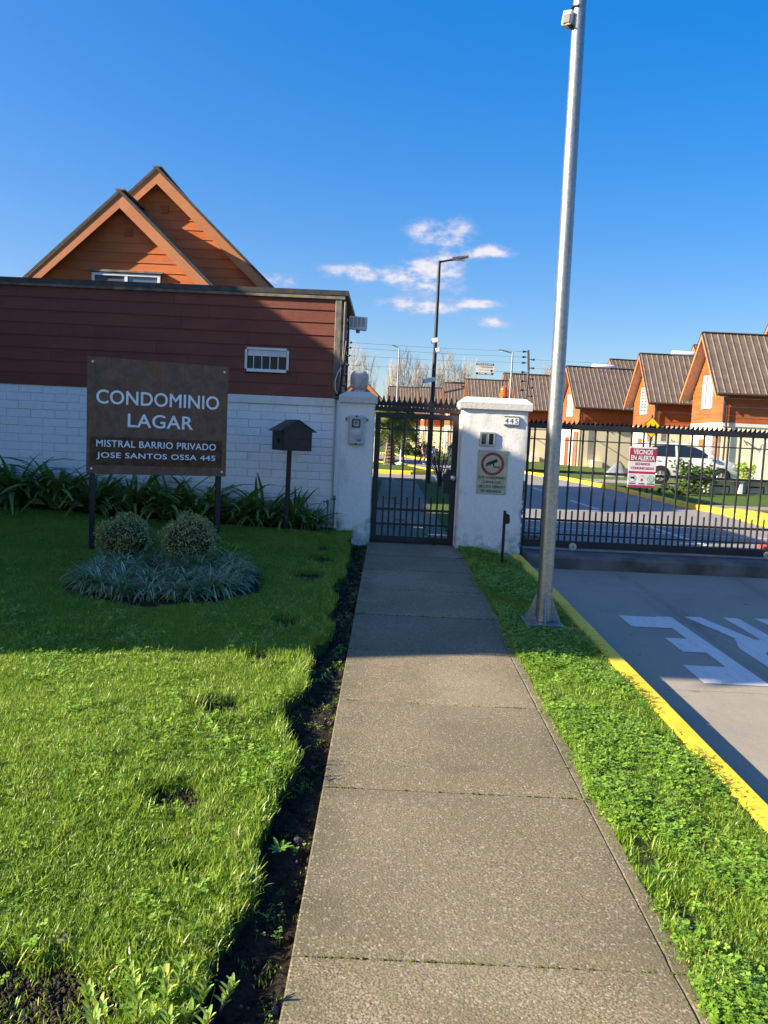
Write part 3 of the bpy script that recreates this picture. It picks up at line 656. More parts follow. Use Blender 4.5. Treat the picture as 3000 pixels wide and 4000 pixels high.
# a strip of board pieces above and below the window
for za, h in ((z0 + bh, 0.136), (2.668, 0.038)): link('siding_board', plank(0.615, h), gh, (-1.775, YW + 0.002, za - 0.004))
MB().prism([(-7.15, 3.405), (-0.66, 3.43), (-0.66, 3.50), (-7.15, 3.475)], YW - 0.06, 13.75, 'XZ').build('roof_flashing', FLASH, gh)
MB().box(-7.1, -0.70, YW - 0.055, YW - 0.02, 3.375, 3.42, 0.004).build('drip_edge', GREYTRIM, gh)
MB().box(-0.835, -0.745, YW - 0.045, YW + 0.03, 2.0, 3.40, 0.006).build('corner_board', GREYTRIM, gh)
MB().box(-0.772, -0.742, 13.55, 13.66, 2.0, 3.42, 0.005).build('corner_board', FLASH, gh)
mb = MB(); mb.tube([(-0.70, YW - 0.02, 3.36), (-0.70, YW - 0.02, 2.35), (-0.715, YW - 0.03, 2.05)], 0.022, 10); mb.build('downpipe', GREYTRIM, gh, smooth=50)
mb = MB(); mb.tube([(-0.745, YW - 0.05, 2.05), (-0.79, YW - 0.07, 2.12), (-0.80, YW - 0.06, 2.25), (-0.76, YW - 0.05, 2.38), (-0.72, YW - 0.04, 2.44)], 0.007, 6); mb.build('cable_loop', WPLAST, gh, smooth=50)
# barred window
win = MB(); x0, x1, za, zb = -2.085, -1.465, 2.325, 2.665
for b in ((x0, x1, za, za + 0.045), (x0, x1, zb - 0.032, zb), (x0, x0 + 0.032, za, zb), (x1 - 0.032, x1, za, zb)): win.box(b[0], b[1], YW - 0.055, YW + 0.01, b[2], b[3], 0.004)
wino = win.build('window', WPLAST, gh)
MB().box(x0 + 0.035, x1 - 0.035, YW - 0.018, YW - 0.012, za + 0.045, zb - 0.035).build('pane', GLASS, wino)
MB().box(x0 + 0.04, x1 - 0.04, YW - 0.024, YW - 0.019, zb - 0.115, zb - 0.03).build('blind', WPLAST, wino)
for k in range(4):
    xx = x0 + 0.125 + k * 0.115; mb = MB(); mb.tube([(xx, YW - 0.04, za + 0.045), (xx, YW - 0.04, zb - 0.03)], 0.0070, 8); mb.build('window_bar', WPLAST, wino, smooth=50)

# white louvred siren box under the eave
sr = thing('siren_box', 'white louvred siren box on the guard house end wall', 'siren', (-0.54, 12.2, 3.05))
mb = MB(); mb.prism([(-0.13, 0.02), (0.12, 0.0), (0.135, 0.03), (0.135, 0.19), (-0.13, 0.205)], -0.06, 0.06, 'XZ'); mb.build('casing', WPLAST, sr)
for c_ in range(4):
    mb = MB()
    for k in range(9): mb.box(-0.115 + c_ * 0.058, -0.078 + c_ * 0.058, -0.064, -0.060, 0.05 + k * 0.015, 0.055 + k * 0.015)
    mb.build('louvre_slots', GREYTRIM, sr)
MB().lathe([(0.028, -0.035), (0.030, 0.0), (0.030, 0.022)], 14, (0.0, 0, 0)).build('buzzer', plain('dull copper', (0.28, 0.13, 0.06), 0.5), sr, smooth=40)
MB().box(-0.25, -0.13, -0.02, 0.02, 0.08, 0.12, 0.003).build('wall_bracket', GREYTRIM, sr)

# ------------------------------------------------------------------ pillars
lp = thing('gate_pillar', 'narrow white stucco pillar with the meter box and globe lamp', 'pillar', (-0.455, 11.53, 0))
def rough_box(x0, x1, y0, y1, z0, z1, step=0.06, amp=0.004, chip=None, seed=0):
    """a rendered masonry block, its faces slightly wavy and its arrises chipped"""
    bm = bmesh.new(); bmesh.ops.create_cube(bm, size=1.0)
    bmesh.ops.scale(bm, vec=(x1 - x0, y1 - y0, z1 - z0), verts=bm.verts); bmesh.ops.translate(bm, vec=((x0 + x1) / 2, (y0 + y1) / 2, (z0 + z1) / 2), verts=bm.verts)
    for ax, (a, b) in enumerate(((x0, x1), (y0, y1), (z0, z1))):
        n = max(1, int((b - a) / step))
        for i in range(1, n):
            no = [0, 0, 0]; no[ax] = 1; co = [0, 0, 0]; co[ax] = a + (b - a) * i / n
            bmesh.ops.bisect_plane(bm, geom=bm.verts[:] + bm.edges[:] + bm.faces[:], plane_co=co, plane_no=no)
    r_ = random.Random(seed)
    for v in bm.verts:
        ex = (abs(v.co.x - x0) < 1e-5 or abs(v.co.x - x1) < 1e-5) and (abs(v.co.y - y0) < 1e-5 or abs(v.co.y - y1) < 1e-5)
        v.co += Vector((r_.uniform(-amp, amp), r_.uniform(-amp, amp), 0))
        if ex:
            k = 0.006 + r_.uniform(0, 0.006)
            if chip: k += chip(v.co, r_)
            v.co.x += k * (1 if v.co.x < (x0 + x1) / 2 else -1); v.co.y += k * (1 if v.co.y < (y0 + y1) / 2 else -1)
    me = bpy.data.meshes.new('shaft'); bm.to_mesh(me); bm.free(); return me
me = rough_box(-0.235, 0.235, -0.23, 0.23, -0.15, 1.95, seed=1, chip=lambda c, r_: r_.uniform(0, 0.05) if c.z < 0.3 else 0); me.materials.append(STUCCO)
me.polygons.foreach_set('use_smooth', [True] * len(me.polygons)); me.set_sharp_from_angle(angle=R(40)); link('shaft', me, lp)
def cap_mesh(hx, hy, z0, z1, z2, t):
    mb = MB(); P = []
    for (a, b, z_) in ((hx - 0.012, hy - 0.012, z0), (hx, hy, z0 + 0.012), (hx, hy, z1 - 0.012), (hx - 0.006, hy - 0.006, z1), (hx - t, hy - t, z2)):
        P += [(-a, -b, z_), (a, -b, z_), (a, b, z_), (-a, b, z_)]
    F_ = [(0, 3, 2, 1), (16, 17, 18, 19)]
    for k in range(4):
        for i in range(4): F_.append((k * 4 + i, k * 4 + (i + 1) % 4, k * 4 + 4 + (i + 1) % 4, k * 4 + 4 + i))
    mb.add(P, F_); return mb
cap_mesh(0.268, 0.265, 1.94, 2.045, 2.105, 0.10).build('cap', CAP, lp)
globe = thing('globe_lamp', 'dusty frosted globe lamp on top of the narrow pillar', 'lamp', (-0.457, 11.50, 2.105))
gmt = Mat('dusty frosted plastic globe', 0.45, spec=0.4); gs = gmt.noise(5, 5, 0.7, stretch=(1.5, 1.5, 0.6)); 
gmt.color(gmt.mix(gmt.ramp(gs, 0.42, 0.68, 0, 0.8), (0.47, 0.47, 0.45), (0.21, 0.205, 0.195)))
prof = [(0.075, 0.025)] + [(0.132 * (abs(math.cos(a)) ** 0.62), 0.165 + 0.137 * math.copysign(abs(math.sin(a)) ** 0.8, math.sin(a))) for a in [R(-62 + k * 10.1) for k in range(15)]] + [(0.02, 0.302)]
MB().lathe(prof, 32).build('globe', gmt.m, globe, smooth=50)
MB().lathe([(0.085, 0.0), (0.085, 0.018), (0.075, 0.03)], 20).build('base', GREYBOX, globe, smooth=40)

mt = thing('meter_box', 'grey electric meter box screwed to the narrow pillar', 'meter', (-0.462, 11.30, 1.57))
MB().box(-0.108, 0.108, -0.075, 0.0, -0.205, 0.205, 0.018).build('casing', GREYBOX, mt, smooth=30)
for s in (-1, 1):
    mb = MB(); mb.prism([(s * 0.10, 0.10), (s * 0.165, 0.13), (s * 0.165, 0.165), (s * 0.10, 0.195)], -0.012, 0.0, 'XZ'); lug = mb.build('mounting_lug', GREYBOX, mt)
    MB().lathe([(0.011, -0.016), (0.011, -0.012)], 10, (s * 0.145, 0, 0.148), axis='Y').build('screw', DARK, lug)
MB().box(-0.062, 0.055, -0.082, -0.074, 0.035, 0.150, 0.004).build('window_surround', BLACKM, mt)
MB().box(-0.042, 0.036, -0.085, -0.081, 0.053, 0.132, 0.002).build('window_glass', plain('meter face', (0.36, 0.40, 0.40), 0.2), mt)
MB().box(-0.026, 0.022, -0.087, -0.0845, 0.100, 0.113).build('meter_digits', DARK, mt)
MB().box(-0.030, 0.026, -0.087, -0.0845, 0.078, 0.084).build('meter_digits', GREYTRIM, mt)
MB().box(-0.065, 0.060, -0.079, -0.0745, -0.065, 0.005, 0.002).build('label_panel', plain('label grey', (0.48, 0.50, 0.50), 0.5), mt)
mb = MB(); mb.prism([(0.0, -0.125), (0.078, -0.125), (0.07, -0.145), (0.04, -0.158), (0.012, -0.145)], -0.079, -0.0745, 'XZ'); mb.build('latch', plain('latch grey', (0.16, 0.17, 0.18), 0.5), mt)
for (xx, zz) in ((0, 0.19), (0, -0.19)): MB().lathe([(0.014, -0.080), (0.014, -0.074)], 10, (xx, 0, zz), axis='Y').build('screw', DARK, mt)

rp = thing('gate_pillar', 'wide white stucco pillar between the two gates with peeling corners', 'pillar', (1.445, 11.38, 0))
me = rough_box(-0.455, 0.455, -0.23, 0.23, -0.25, 1.94, seed=5, chip=lambda c, r_: (r_.uniform(0.0, 0.035) if (c.z < 0.95 and r_.random() < 0.55) else 0)); me.materials.append(STUCCO)
me.polygons.foreach_set('use_smooth', [True] * len(me.polygons)); me.set_sharp_from_angle(angle=R(40)); link('shaft', me, rp)
# grey patches where the render has come away along the gate-side corner
r_ = random.Random(3)
for k in range(13):
    z_ = 0.12 + k * 0.068 + r_.uniform(-0.02, 0.02); h = r_.uniform(0.012, 0.03) if k < 10 else 0.05
    mb = MB(); w = r_.uniform(0.010, 0.022)
    mb.prism([(0.452 - w, z_ - h), (0.4545, z_ - h * 0.7), (0.4545, z_ + h * 0.8), (0.452 - w * 0.7, z_ + h)], -0.2345, -0.21, 'XZ'); mb.build('bare_render_patch', plain('bare grey render', (0.15, 0.15, 0.145), 0.9), rp)
cap_mesh(0.498, 0.265, 1.925, 2.035, 2.10, 0.085).build('cap', CAP, rp)
YP = 11.15
# house number tiles
hn = thing('number_plaque', 'white ceramic number plaque reading 445 on the wide pillar', 'plaque', (1.665, YP, 1.79))
MB().box(-0.105, 0.105, -0.022, 0.0, -0.066, 0.066, 0.003).build('frame', plain('plaque frame', (0.10, 0.095, 0.09), 0.6), hn)
for k in range(3): MB().box(-0.102 + k * 0.068, -0.0350 + k * 0.068, -0.025, -0.020, -0.046, 0.046, 0.002).build('tile', plain('glazed tile', (0.78, 0.79, 0.80), 0.25, var=0.04), hn)
NAVY = plain('navy glaze', (0.02, 0.03, 0.10), 0.35)
for k, d in enumerate('445'): text('digit', d, 0.046, 0.070, face(-0.068 + k * 0.068, -0.0255, 0), NAVY, hn, 0.0, 0.001)
for zz in (-1, 1):
    for k in range(9): MB().box(-0.098 + k * 0.022, -0.084 + k * 0.022, -0.0245, -0.0215, zz * 0.056 - 0.005, zz * 0.056 + 0.005, 0.002).build('border_motif', plain('tile border', (0.22, 0.20, 0.17), 0.5), hn)
# intercom
ic = thing('intercom', 'silver intercom with keypad and dark screen on the wide pillar', 'intercom', (1.345, YP, 1.53))
MB().box(-0.108, 0.108, -0.028, 0.0, -0.097, 0.097, 0.006).build('housing', plain('intercom silver', (0.42, 0.43, 0.44), 0.35, 0.5), ic)
MB().box(-0.078, -0.018, -0.031, -0.027, -0.075, 0.075, 0.003).build('keypad', BLACKM, ic)
for rr in range(6):
    for cc in range(3): MB().box(-0.073 + cc * 0.018, -0.059 + cc * 0.018, -0.0335, -0.030, -0.070 + rr * 0.021, -0.057 + rr * 0.021, 0.001).build('key', plain('key grey', (0.07, 0.075, 0.08), 0.5), ic)
MB().box(-0.070, -0.026, -0.0335, -0.030, 0.058, 0.071).build('key_display', GREYTRIM, ic)
MB().box(0.022, 0.082, -0.031, -0.027, -0.075, 0.075, 0.003).build('screen', GLASS, ic)
MB().box(-0.001, 0.001, -0.0295, -0.0275, -0.096, 0.096).build('seam', DARK, ic)
# camera warning sign
cs = thing('warning_sign', 'yellowed closed circuit camera warning sign on the wide pillar', 'sign', (1.44, YP, 1.075))
pm = Mat('yellowed sign plastic', 0.35); pf = pm.noise(9, 5, 0.6); pm.color(pm.mix(pm.ramp(pf, 0.35, 0.7), (0.40, 0.39, 0.24), (0.52, 0.50, 0.33)))
MB().box(-0.208, 0.208, -0.008, 0.0, -0.305, 0.305, 0.003).build('backing', plain('sign edge grey', (0.40, 0.42, 0.40), 0.5), cs)
MB().box(-0.200, 0.200, -0.010, -0.007, -0.296, 0.296).build('panel', pm.m, cs)
def ring(r0, r1, n=40, y=-0.011, cx=0, cz=0):
    V, F_ = [], []
    for k in range(n):
        a = 2 * math.pi * k / n; V += [(cx + r0 * math.cos(a), y, cz + r0 * math.sin(a)), (cx + r1 * math.cos(a), y, cz + r1 * math.sin(a))]
    for k in range(n): a = 2 * k; b = 2 * ((k + 1) % n); F_.append((a, a + 1, b + 1, b))
    return MB().add(V, F_)
ring(0.122, 0.160, cz=0.115, y=-0.0115).build('ring', plain('warning red', (0.33, 0.02, 0.035), 0.4), cs)
INK = plain('black print', (0.008, 0.008, 0.009), 0.45)
def flatpoly(polys, y, mat, parent, name='symbol'):
    mb = MB()
    for p in polys: mb.prism(p, y - 0.0008, y, 'XZ')
    return mb.build(name, mat, parent)
cz_ = 0.115
flatpoly([[(-0.095, cz_ + 0.005), (0.055, cz_ + 0.075), (0.072, cz_ + 0.03), (-0.06, cz_ - 0.018)], [(-0.088, cz_ - 0.005), (-0.062, cz_ - 0.02), (-0.07, cz_ - 0.036), (-0.098, cz_ - 0.02)],
          [(-0.045, cz_ - 0.018), (-0.02, cz_ - 0.008), (-0.028, cz_ - 0.025), (-0.05, cz_ - 0.03)],
          [(-0.002, cz_ + 0.005), (0.018, cz_ + 0.01), (0.03, cz_ - 0.034), (0.085, cz_ - 0.034), (0.085, cz_ - 0.048), (0.018, cz_ - 0.048)], [(0.085, cz_ - 0.015), (0.098, cz_ - 0.015), (0.098, cz_ - 0.065), (0.085, cz_ - 0.065)]], -0.0105, INK, cs)
for k, (t_, w) in enumerate((('ESTE CONDOMINIO', 0.365), ('CUENTA CON', 0.25), ('CIRCUITO CERRADO', 0.375), ('DE VIGILANCIA', 0.285))):
    text('lettering', t_, w, 0.038, face(0, -0.0105, -0.073 - k * 0.062), INK, cs, 0.03, 0.0008)
for sx in (-1, 1):
    for sz in (-1, 1): MB().lathe([(0.007, -0.014), (0.007, -0.009)], 8, (sx * 0.187, 0, sz * 0.285), axis='Y').build('screw', GREYTRIM, cs)
# orange beacon
bc = thing('warning_beacon', 'orange warning beacon on top of the wide pillar', 'beacon', (1.575, 11.42, 2.10))
bmt = Mat('orange beacon plastic', 0.2); bmt.color((0.72, 0.13, 0.01)); bmt.b.inputs['Transmission Weight'].default_value = 0.25
MB().lathe([(0.062, 0.0), (0.062, 0.022), (0.056, 0.03)], 20).build('base', BLACKM, bc, smooth=40)
MB().lathe([(0.058, 0.03), (0.056, 0.06), (0.052, 0.13), (0.046, 0.155), (0.030, 0.168), (0.005, 0.172)], 24).build('dome', bmt.m, bc, smooth=50)
# reader post in the verge
rd = thing('reader_post', 'short black post with a card reader standing in the verge', 'post', (1.50, 10.14, -0.05))
MB().box(-0.017, 0.017, -0.017, 0.017, -0.2, 0.69, 0.003).build('post', BLACKM, rd)
mb = MB(); mb.prism([(0.017, 0.52), (0.062, 0.53), (0.066, 0.56), (0.060, 0.64), (0.017, 0.655)], -0.03, 0.03, 'XZ'); mb.build('reader', BLACKM, rd)

# ------------------------------------------------------------------ walking gate with spiked header
pg = thing('pedestrian_gate', 'dark steel barred walking gate across the footpath', 'gate', (0, 11.46, 0))
fr = MB(); X0, X1 = -0.205, 0.98
fr.box(X0, X0 + 0.075, -0.025, 0.025, 0.012, 1.84, 0.004); fr.box(X1 - 0.085, X1, -0.025, 0.025, 0.012, 1.84, 0.004)
fr.box(X0 + 0.075, X1 - 0.085, -0.024, 0.024, 1.765, 1.838, 0.004); fr.box(X0 + 0.075, X1 - 0.085, -0.024, 0.024, 0.014, 0.095, 0.004); fr.build('frame', GATEM, pg)
xa, xb = X0 + 0.075, X1 - 0.085
nbar = 5; tall = [xa + (xb - xa) * (k + 1) / 6 for k in range(5)]
for x in tall: MB().box(x - 0.0125, x + 0.0125, -0.0125, 0.0125, 0.09, 1.77, 0.002).build('bar', GATEM, pg)
for k in range(6): x = xa + (xb - xa) * (k + 0.5) / 6; MB().box(x - 0.0115, x + 0.0115, -0.0115, 0.0115, 0.09, 0.66, 0.002).build('short_bar', GATEM, pg)
for z_, t in ((1.61, 0.011), (0.475, 0.017), (0.265, 0.014)): MB().box(xa, xb, -0.008, 0.008, z_ - t, z_ + t, 0.002).build('rail', GATEM, pg)
mb = MB(); mb.prism([(0.80, 0.74), (0.90, 0.72), (0.90, 1.075), (0.845, 1.075), (0.83, 1.03), (0.785, 1.0), (0.785, 0.92), (0.80, 0.88)], -0.045, 0.03, 'XZ'); lk = mb.build('lock_case', GATEM, pg)
MB().lathe([(0.037, -0.05), (0.037, -0.075), (0.028, -0.083), (0.012, -0.084)], 20, (0.925, 0, 0.96), axis='Y').build('lock_cylinder', CHROME, lk, smooth=40)
mb = MB(); mb.prism([(0.66, -0.005), (0.735, -0.005), (0.715, 0.03), (0.705, 0.11), (0.685, 0.11), (0.675, 0.03)], -0.055, -0.026, 'XZ'); mb.build('door_stop', BLACKM, pg)
MB().box(0.975, 0.992, -0.04, 0.02, 0.0, 1.86, 0.002).build('strike_post', STUCCO, pg)
hd = thing('gate_header', 'steel header with two rows of black spikes above the walking gate', 'gate header', (0, 11.46, 0))
MB().box(-0.215, 0.99, -0.03, 0.03, 1.862, 1.915, 0.004).build('lower_beam', GATEM, hd)
MB().box(-0.215, 0.99, 0.30, 0.36, 1.955, 2.0, 0.004).build('rear_beam', BLACKM, hd)
MB().box(-0.215, 0.99, 0.03, 0.30, 1.945, 1.952).build('cover_strip', BLACKM, hd)
def spike_mesh(w, h, t=0.004):
    mb = MB(); mb.prism([(-w / 2, 0), (w / 2, 0), (w * 0.30, h * 0.28), (w * 0.17, h * 0.45), (w * 0.20, h * 0.58), (0.0, h), (-w * 0.20, h * 0.58), (-w * 0.17, h * 0.45), (-w * 0.30, h * 0.28)], -t / 2, t / 2, 'XZ')
    me = mb.mesh('spike'); me.materials.append(BLACKM); return me
sp1 = spike_mesh(0.056, 0.078); sp2 = spike_mesh(0.075, 0.105)
for k in range(21): link('spike', sp1, hd, (-0.185 + k * 0.0565, 0.0, 1.913))
for k in range(16): link('spike', sp2, hd, (-0.18 + k * 0.0755, 0.33, 1.998))

# ------------------------------------------------------------------ sliding gate
sg = thing('sliding_gate', 'long black barred sliding gate with spikes across the driveway', 'gate', (0, 11.36, 0))
GX0, GX1 = 1.94, 7.6
MB().box(GX0, GX1, -0.028, 0.028, 1.715, 1.79, 0.005).build('top_rail', GATEM, sg)
MB().box(GX0, GX1, -0.03, 0.03, 0.055, 0.15, 0.005).build('bottom_rail', GATEM, sg)
MB().box(GX0, GX0 + 0.03, -0.028, 0.028, 0.15, 1.715, 0.003).build('end_stile', GATEM, sg)
for z_, t in ((1.565, 0.008), (1.12, 0.018), (0.435, 0.016), (0.235, 0.010)): MB().box(GX0, GX1, -0.007, 0.007, z_ - t, z_ + t, 0.002).build('rail', GATEM, sg)
bt = MB().box(-0.012, 0.012, -0.012, 0.012, 0.145, 1.72, 0.003).mesh('bar'); bt.materials.append(GATEM)
bs = MB().box(-0.0105, 0.0105, -0.0105, 0.0105, 0.145, 0.575, 0.003).mesh('short_bar'); bs.materials.append(GATEM)
x = 2.035
while x < GX1 - 0.05:
    link('bar', bt, sg, (x, 0, 0)); link('short_bar', bs, sg, (x + 0.085, 0, 0)); x += 0.1695
def comb_mesh():
    # one tooth of the folded sheet spike strip: leaf-shaped, pressed out of the plane
    mb = MB(); w, h = 0.062, 0.062
    mb.add([(-w / 2, 0.012, 0), (w / 2, 0.012, 0), (w * 0.34, -0.012, h * 0.4), (w * 0.1, -0.022, h), (-w * 0.16, -0.012, h * 0.4), (-w / 2, 0.016, 0), (w / 2, 0.016, 0), (w * 0.34, -0.008, h * 0.4), (w * 0.1, -0.019, h), (-w * 0.16, -0.008, h * 0.4)],
           [(0, 1, 2, 4), (4, 2, 3), (5, 9, 7, 6), (9, 8, 7), (0, 4, 9, 5), (4, 3, 8, 9), (1, 6, 7, 2), (2, 7, 8, 3), (0, 5, 6, 1)])
    me = mb.mesh('spike'); me.materials.append(BLACKM); return me
cmh = comb_mesh(); x = GX0 + 0.03
while x < GX1: link('spike', cmh, sg, (x, 0, 1.788), (random.uniform(-0.1, 0.1), 0, random.uniform(-0.15, 0.15)), (1, 1, random.uniform(0.9, 1.1))); x += 0.0665
for wx in (2.66, 5.41, 7.3):
    wo_ = MB().lathe([(0.02, -0.022), (0.048, -0.022), (0.052, -0.012), (0.045, 0.0), (0.052, 0.012), (0.048, 0.022), (0.02, 0.022)], 24, (wx, -0.045, 0.075), axis='Y').build('wheel', plain('worn cream wheel', (0.50, 0.47, 0.40), 0.5), sg, smooth=40)
    MB().lathe([(0.013, -0.03), (0.013, 0.03)], 10, (wx, -0.045, 0.075), axis='Y').build('axle', GREYTRIM, wo_, smooth=40)
tr = MB().box(1.95, 9.0, -0.02, 0.02, 0.0, 0.022, 0.004).build('gate_track', plain('worn steel track', (0.30, 0.31, 0.33), 0.35, 0.8), None, loc=(0, 11.315, 0.0185)); tag(tr, 'worn steel track set on the concrete under the sliding gate', 'track')
# notice on the gate
nt = thing('notice_board', 'red and white neighbourhood watch notice fixed to the sliding gate bars', 'sign', (3.555, 11.32, 1.235))
CRIM = plain('crimson print', (0.36, 0.018, 0.055), 0.4, var=0.08); PW = plain('notice white', (0.62, 0.61, 0.62), 0.4, var=0.05)
MB().box(-0.192, 0.192, -0.006, 0.0, -0.285, 0.285, 0.002).build('panel', PW, nt)
def strip(x0, x1, z0, z1, mat, y=-0.0075, name='print_band'): return MB().box(x0, x1, y, y + 0.0012, z0, z1).build(name, mat, nt)
strip(-0.190, 0.190, 0.083, 0.262, CRIM); strip(-0.190, 0.190, -0.088, -0.056, CRIM); strip(-0.190, 0.190, -0.283, -0.248, CRIM)
text('lettering', 'VECINOS', 0.27, 0.068, face(0.0, -0.0085, 0.213), PW, nt, 0.04, 0.0008); text('lettering', 'EN ALERTA', 0.335, 0.068, face(0.0, -0.0085, 0.131), PW, nt, 0.04, 0.0008)
text('lettering', 'ESTAMOS', 0.20, 0.036, face(0.0, -0.0072, 0.048), CRIM, nt, 0.02, 0.0008); text('lettering', 'COMUNICADOS', 0.32, 0.036, face(0.0, -0.0072, -0.012), CRIM, nt, 0.02, 0.0008)
ring(0.0, 0.052, 28, -0.0075, -0.127, -0.158).build('print_disc', INK, nt); ring(0.0, 0.047, 28, -0.0082, -0.127, -0.158).build('print_disc', PW, nt)
flatpoly([[(-0.160, -0.135), (-0.100, -0.128), (-0.100, -0.150), (-0.150, -0.165)], [(-0.115, -0.150), (-0.090, -0.160), (-0.095, -0.175), (-0.118, -0.165)]], -0.0088, INK, nt)
flatpoly([[(-0.014, -0.190), (0.022, -0.190), (0.022, -0.182), (0.015, -0.178), (0.013, -0.155), (-0.006, -0.155), (-0.008, -0.178), (-0.014, -0.182)]] +
         [[(0.004 + 0.042 * math.sin(a) - 0.003, -0.168 + 0.042 * math.cos(a)), (0.004 + 0.042 * math.sin(a) + 0.003, -0.168 + 0.042 * math.cos(a)), (0.004 + 0.06 * math.sin(a) + 0.002, -0.168 + 0.06 * math.cos(a)), (0.004 + 0.06 * math.sin(a) - 0.002, -0.168 + 0.06 * math.cos(a))] for a in (-1.2, -0.75, -0.25, 0.25, 0.75, 1.2)], -0.0072, CRIM, nt)
GRN = plain('print green', (0.10, 0.42, 0.20), 0.4)
ring(0.0, 0.052, 28, -0.0075, 0.130, -0.158).build('print_disc', GRN, nt); ring(0.026, 0.035, 28, -0.0083, 0.131, -0.157).build('print_ring', PW, nt)
flatpoly([[(0.100, -0.192), (0.108, -0.172), (0.118, -0.182)], [(0.118, -0.148), (0.124, -0.146), (0.128, -0.156), (0.138, -0.166), (0.146, -0.163), (0.146, -0.17), (0.138, -0.175), (0.122, -0.16)]], -0.0083, PW, nt)
for xx, t_, w in ((-0.127, 'CAMARAS', 0.095), (0.004, 'ALARMA', 0.085), (0.130, 'WHATSAPP', 0.105)): text('lettering', t_, w, 0.020, face(xx, -0.0072, -0.228), INK, nt, 0.02, 0.0006)
for sx in (-0.17, 0.17):
    for sz in (-0.27, 0.27): MB().lathe([(0.007, -0.012), (0.007, -0.006)], 8, (sx, 0, sz), axis='Y').build('fixing', CHROME, nt)

# ------------------------------------------------------------------ rusted name sign on two posts
S_ANG = math.atan2(0.66, 1.42)
ns = thing('name_sign', 'large rusted steel sign reading CONDOMINIO LAGAR on two dark posts', 'sign', (-3.37, 9.0, 0.0), S_ANG)
SW, SH, SB = 1.575, 1.30, 0.935
for x in (0.035, SW - 0.115): MB().box(x + 0.006, x + 0.066, 0.006, 0.07, -0.2, SB + SH - 0.06, 0.005).build('post', POSTM, ns)
PLm = MB(); PLm.box(0, SW, -0.006, 0.0, SB, SB + SH, 0.002); PLm.build('plate', RUST, ns)
PL2 = MB(); PL2.box(0.035, SW - 0.055, -0.012, -0.0065, SB + 0.105, SB + 0.42, 0.002); PL2.build('lower_plate', RUST2, ns)
def sface(x, y, z): return Matrix.Translation((x, y, z)) @ FRONT
text('lettering', 'CONDOMINIO', 1.375, 0.158, sface(0.785, -0.0075, SB + 0.865), WLET, ns, 0.014, 0.002, 1.02)
text('lettering', 'LAGAR', 0.735, 0.155, sface(0.805, -0.0075, SB + 0.615), WLET, ns, 0.014, 0.002, 1.04)
text('lettering', 'MISTRAL BARRIO PRIVADO', 1.345, 0.078, sface(0.775, -0.0135, SB + 0.345), WLET, ns, 0.014, 0.002, 1.06)
text('lettering', 'JOSE SANTOS OSSA 445', 1.335, 0.082, sface(0.775, -0.0135, SB + 0.205), WLET, ns, 0.014, 0.002, 1.08)
for (x, z_) in ((0.055, SH - 0.055), (SW - 0.05, SH - 0.065), (0.055, 0.06), (SW - 0.05, 0.055)):
    MB().lathe([(0.013, -0.016), (0.011, -0.010), (0.013, -0.006)], 12, (x, 0, SB + z_), axis='Y').build('bolt', CHROME, ns, smooth=40)

# ------------------------------------------------------------------ letterbox on a post
mx = thing('letterbox', 'black house-shaped letterbox on a thin post before the brick wall', 'letterbox', (-1.345, 10.92, 0.10), R(-3))
MB().box(-0.029, 0.029, -0.029, 0.029, -0.2, 1.16, 0.003, M=Matrix.Rotation(R(0.6), 3, 'Y')).build('post', BLACKM, mx)
bx = MB(); bw, bd = 0.205, 0.42      # half width across the gable front, depth; turned so that one side shows
TB = Matrix.Rotation(R(33), 4, 'Z')
bx.M = Matrix.Translation((0.035, 0.02, 1.155)) @ TB
bx.prism([(-bw, 0), (bw, 0), (bw, 0.285), (0, 0.405), (-bw, 0.285)], -0.19, 0.21, 'XZ'); body = bx.build('box', BOXM, mx)
rf = MB(); rf.M = bx.M
for s in (-1, 1):
    rf.prism([(0, 0.408), (s * (bw + 0.06), 0.253), (s * (bw + 0.06), 0.259), (0, 0.415)], -0.215, 0.225, 'XZ')
rf.build('roof', BLACKM, mx)
fl = MB(); fl.M = bx.M; fl.box(-bw + 0.004, bw - 0.004, -0.1965, -0.1905, 0.006, 0.150, 0.002); fl.build('flap', BOXM, mx)
ft = MB(); ft.M = bx.M; ft.prism([(-bw + 0.003, 0.158), (bw - 0.003, 0.158), (bw - 0.003, 0.282), (0, 0.398), (-bw + 0.003, 0.282)], -0.1965, -0.1905, 'XZ'); ft.build('gable_panel', BOXM, mx)
lk2 = MB(); lk2.M = bx.M; lk2.box(-bw - 0.02, -bw, -0.03, 0.03, 0.10, 0.16, 0.004); lk2.build('padlock', BLACKM, mx)

# ------------------------------------------------------------------ tall galvanised pole
pl = thing('light_pole', 'tall galvanised steel pole on a gusseted base plate in the verge', 'pole', (1.425, 7.03, float(pz(7.03))))
MB().box(-0.185, 0.175, -0.19, 0.19, -0.01, 0.0, 0.0).build('footing', plain('dark concrete footing', (0.10, 0.095, 0.085), 0.9, bump=0.4), pl)
shaft = MB(); zs = [0.02, 0.35, 0.9, 2, 3.2, 4.5, 5.8, 7.0, 8.2]; shaft.tube([(0.012 - 0.006 * z_, 0, z_) for z_ in zs], [0.0665 - 0.0024 * z_ for z_ in zs], 28); shaft.build('shaft', GALV, pl, smooth=60)
bp = MB(); bp.box(-0.165, 0.165, -0.165, 0.165, 0.001, 0.016, 0.003); bp.build('base_plate', GALV, pl)
for k in range(4):
    g = MB(); g.M = Matrix.Rotation(R(45 + 90 * k - 45), 4, 'Z'); g.prism([(0.062, 0.016), (0.160, 0.016), (0.155, 0.035), (0.070, 0.245), (0.062, 0.245)], -0.005, 0.005, 'XZ'); g.build('gusset', GALV, pl)
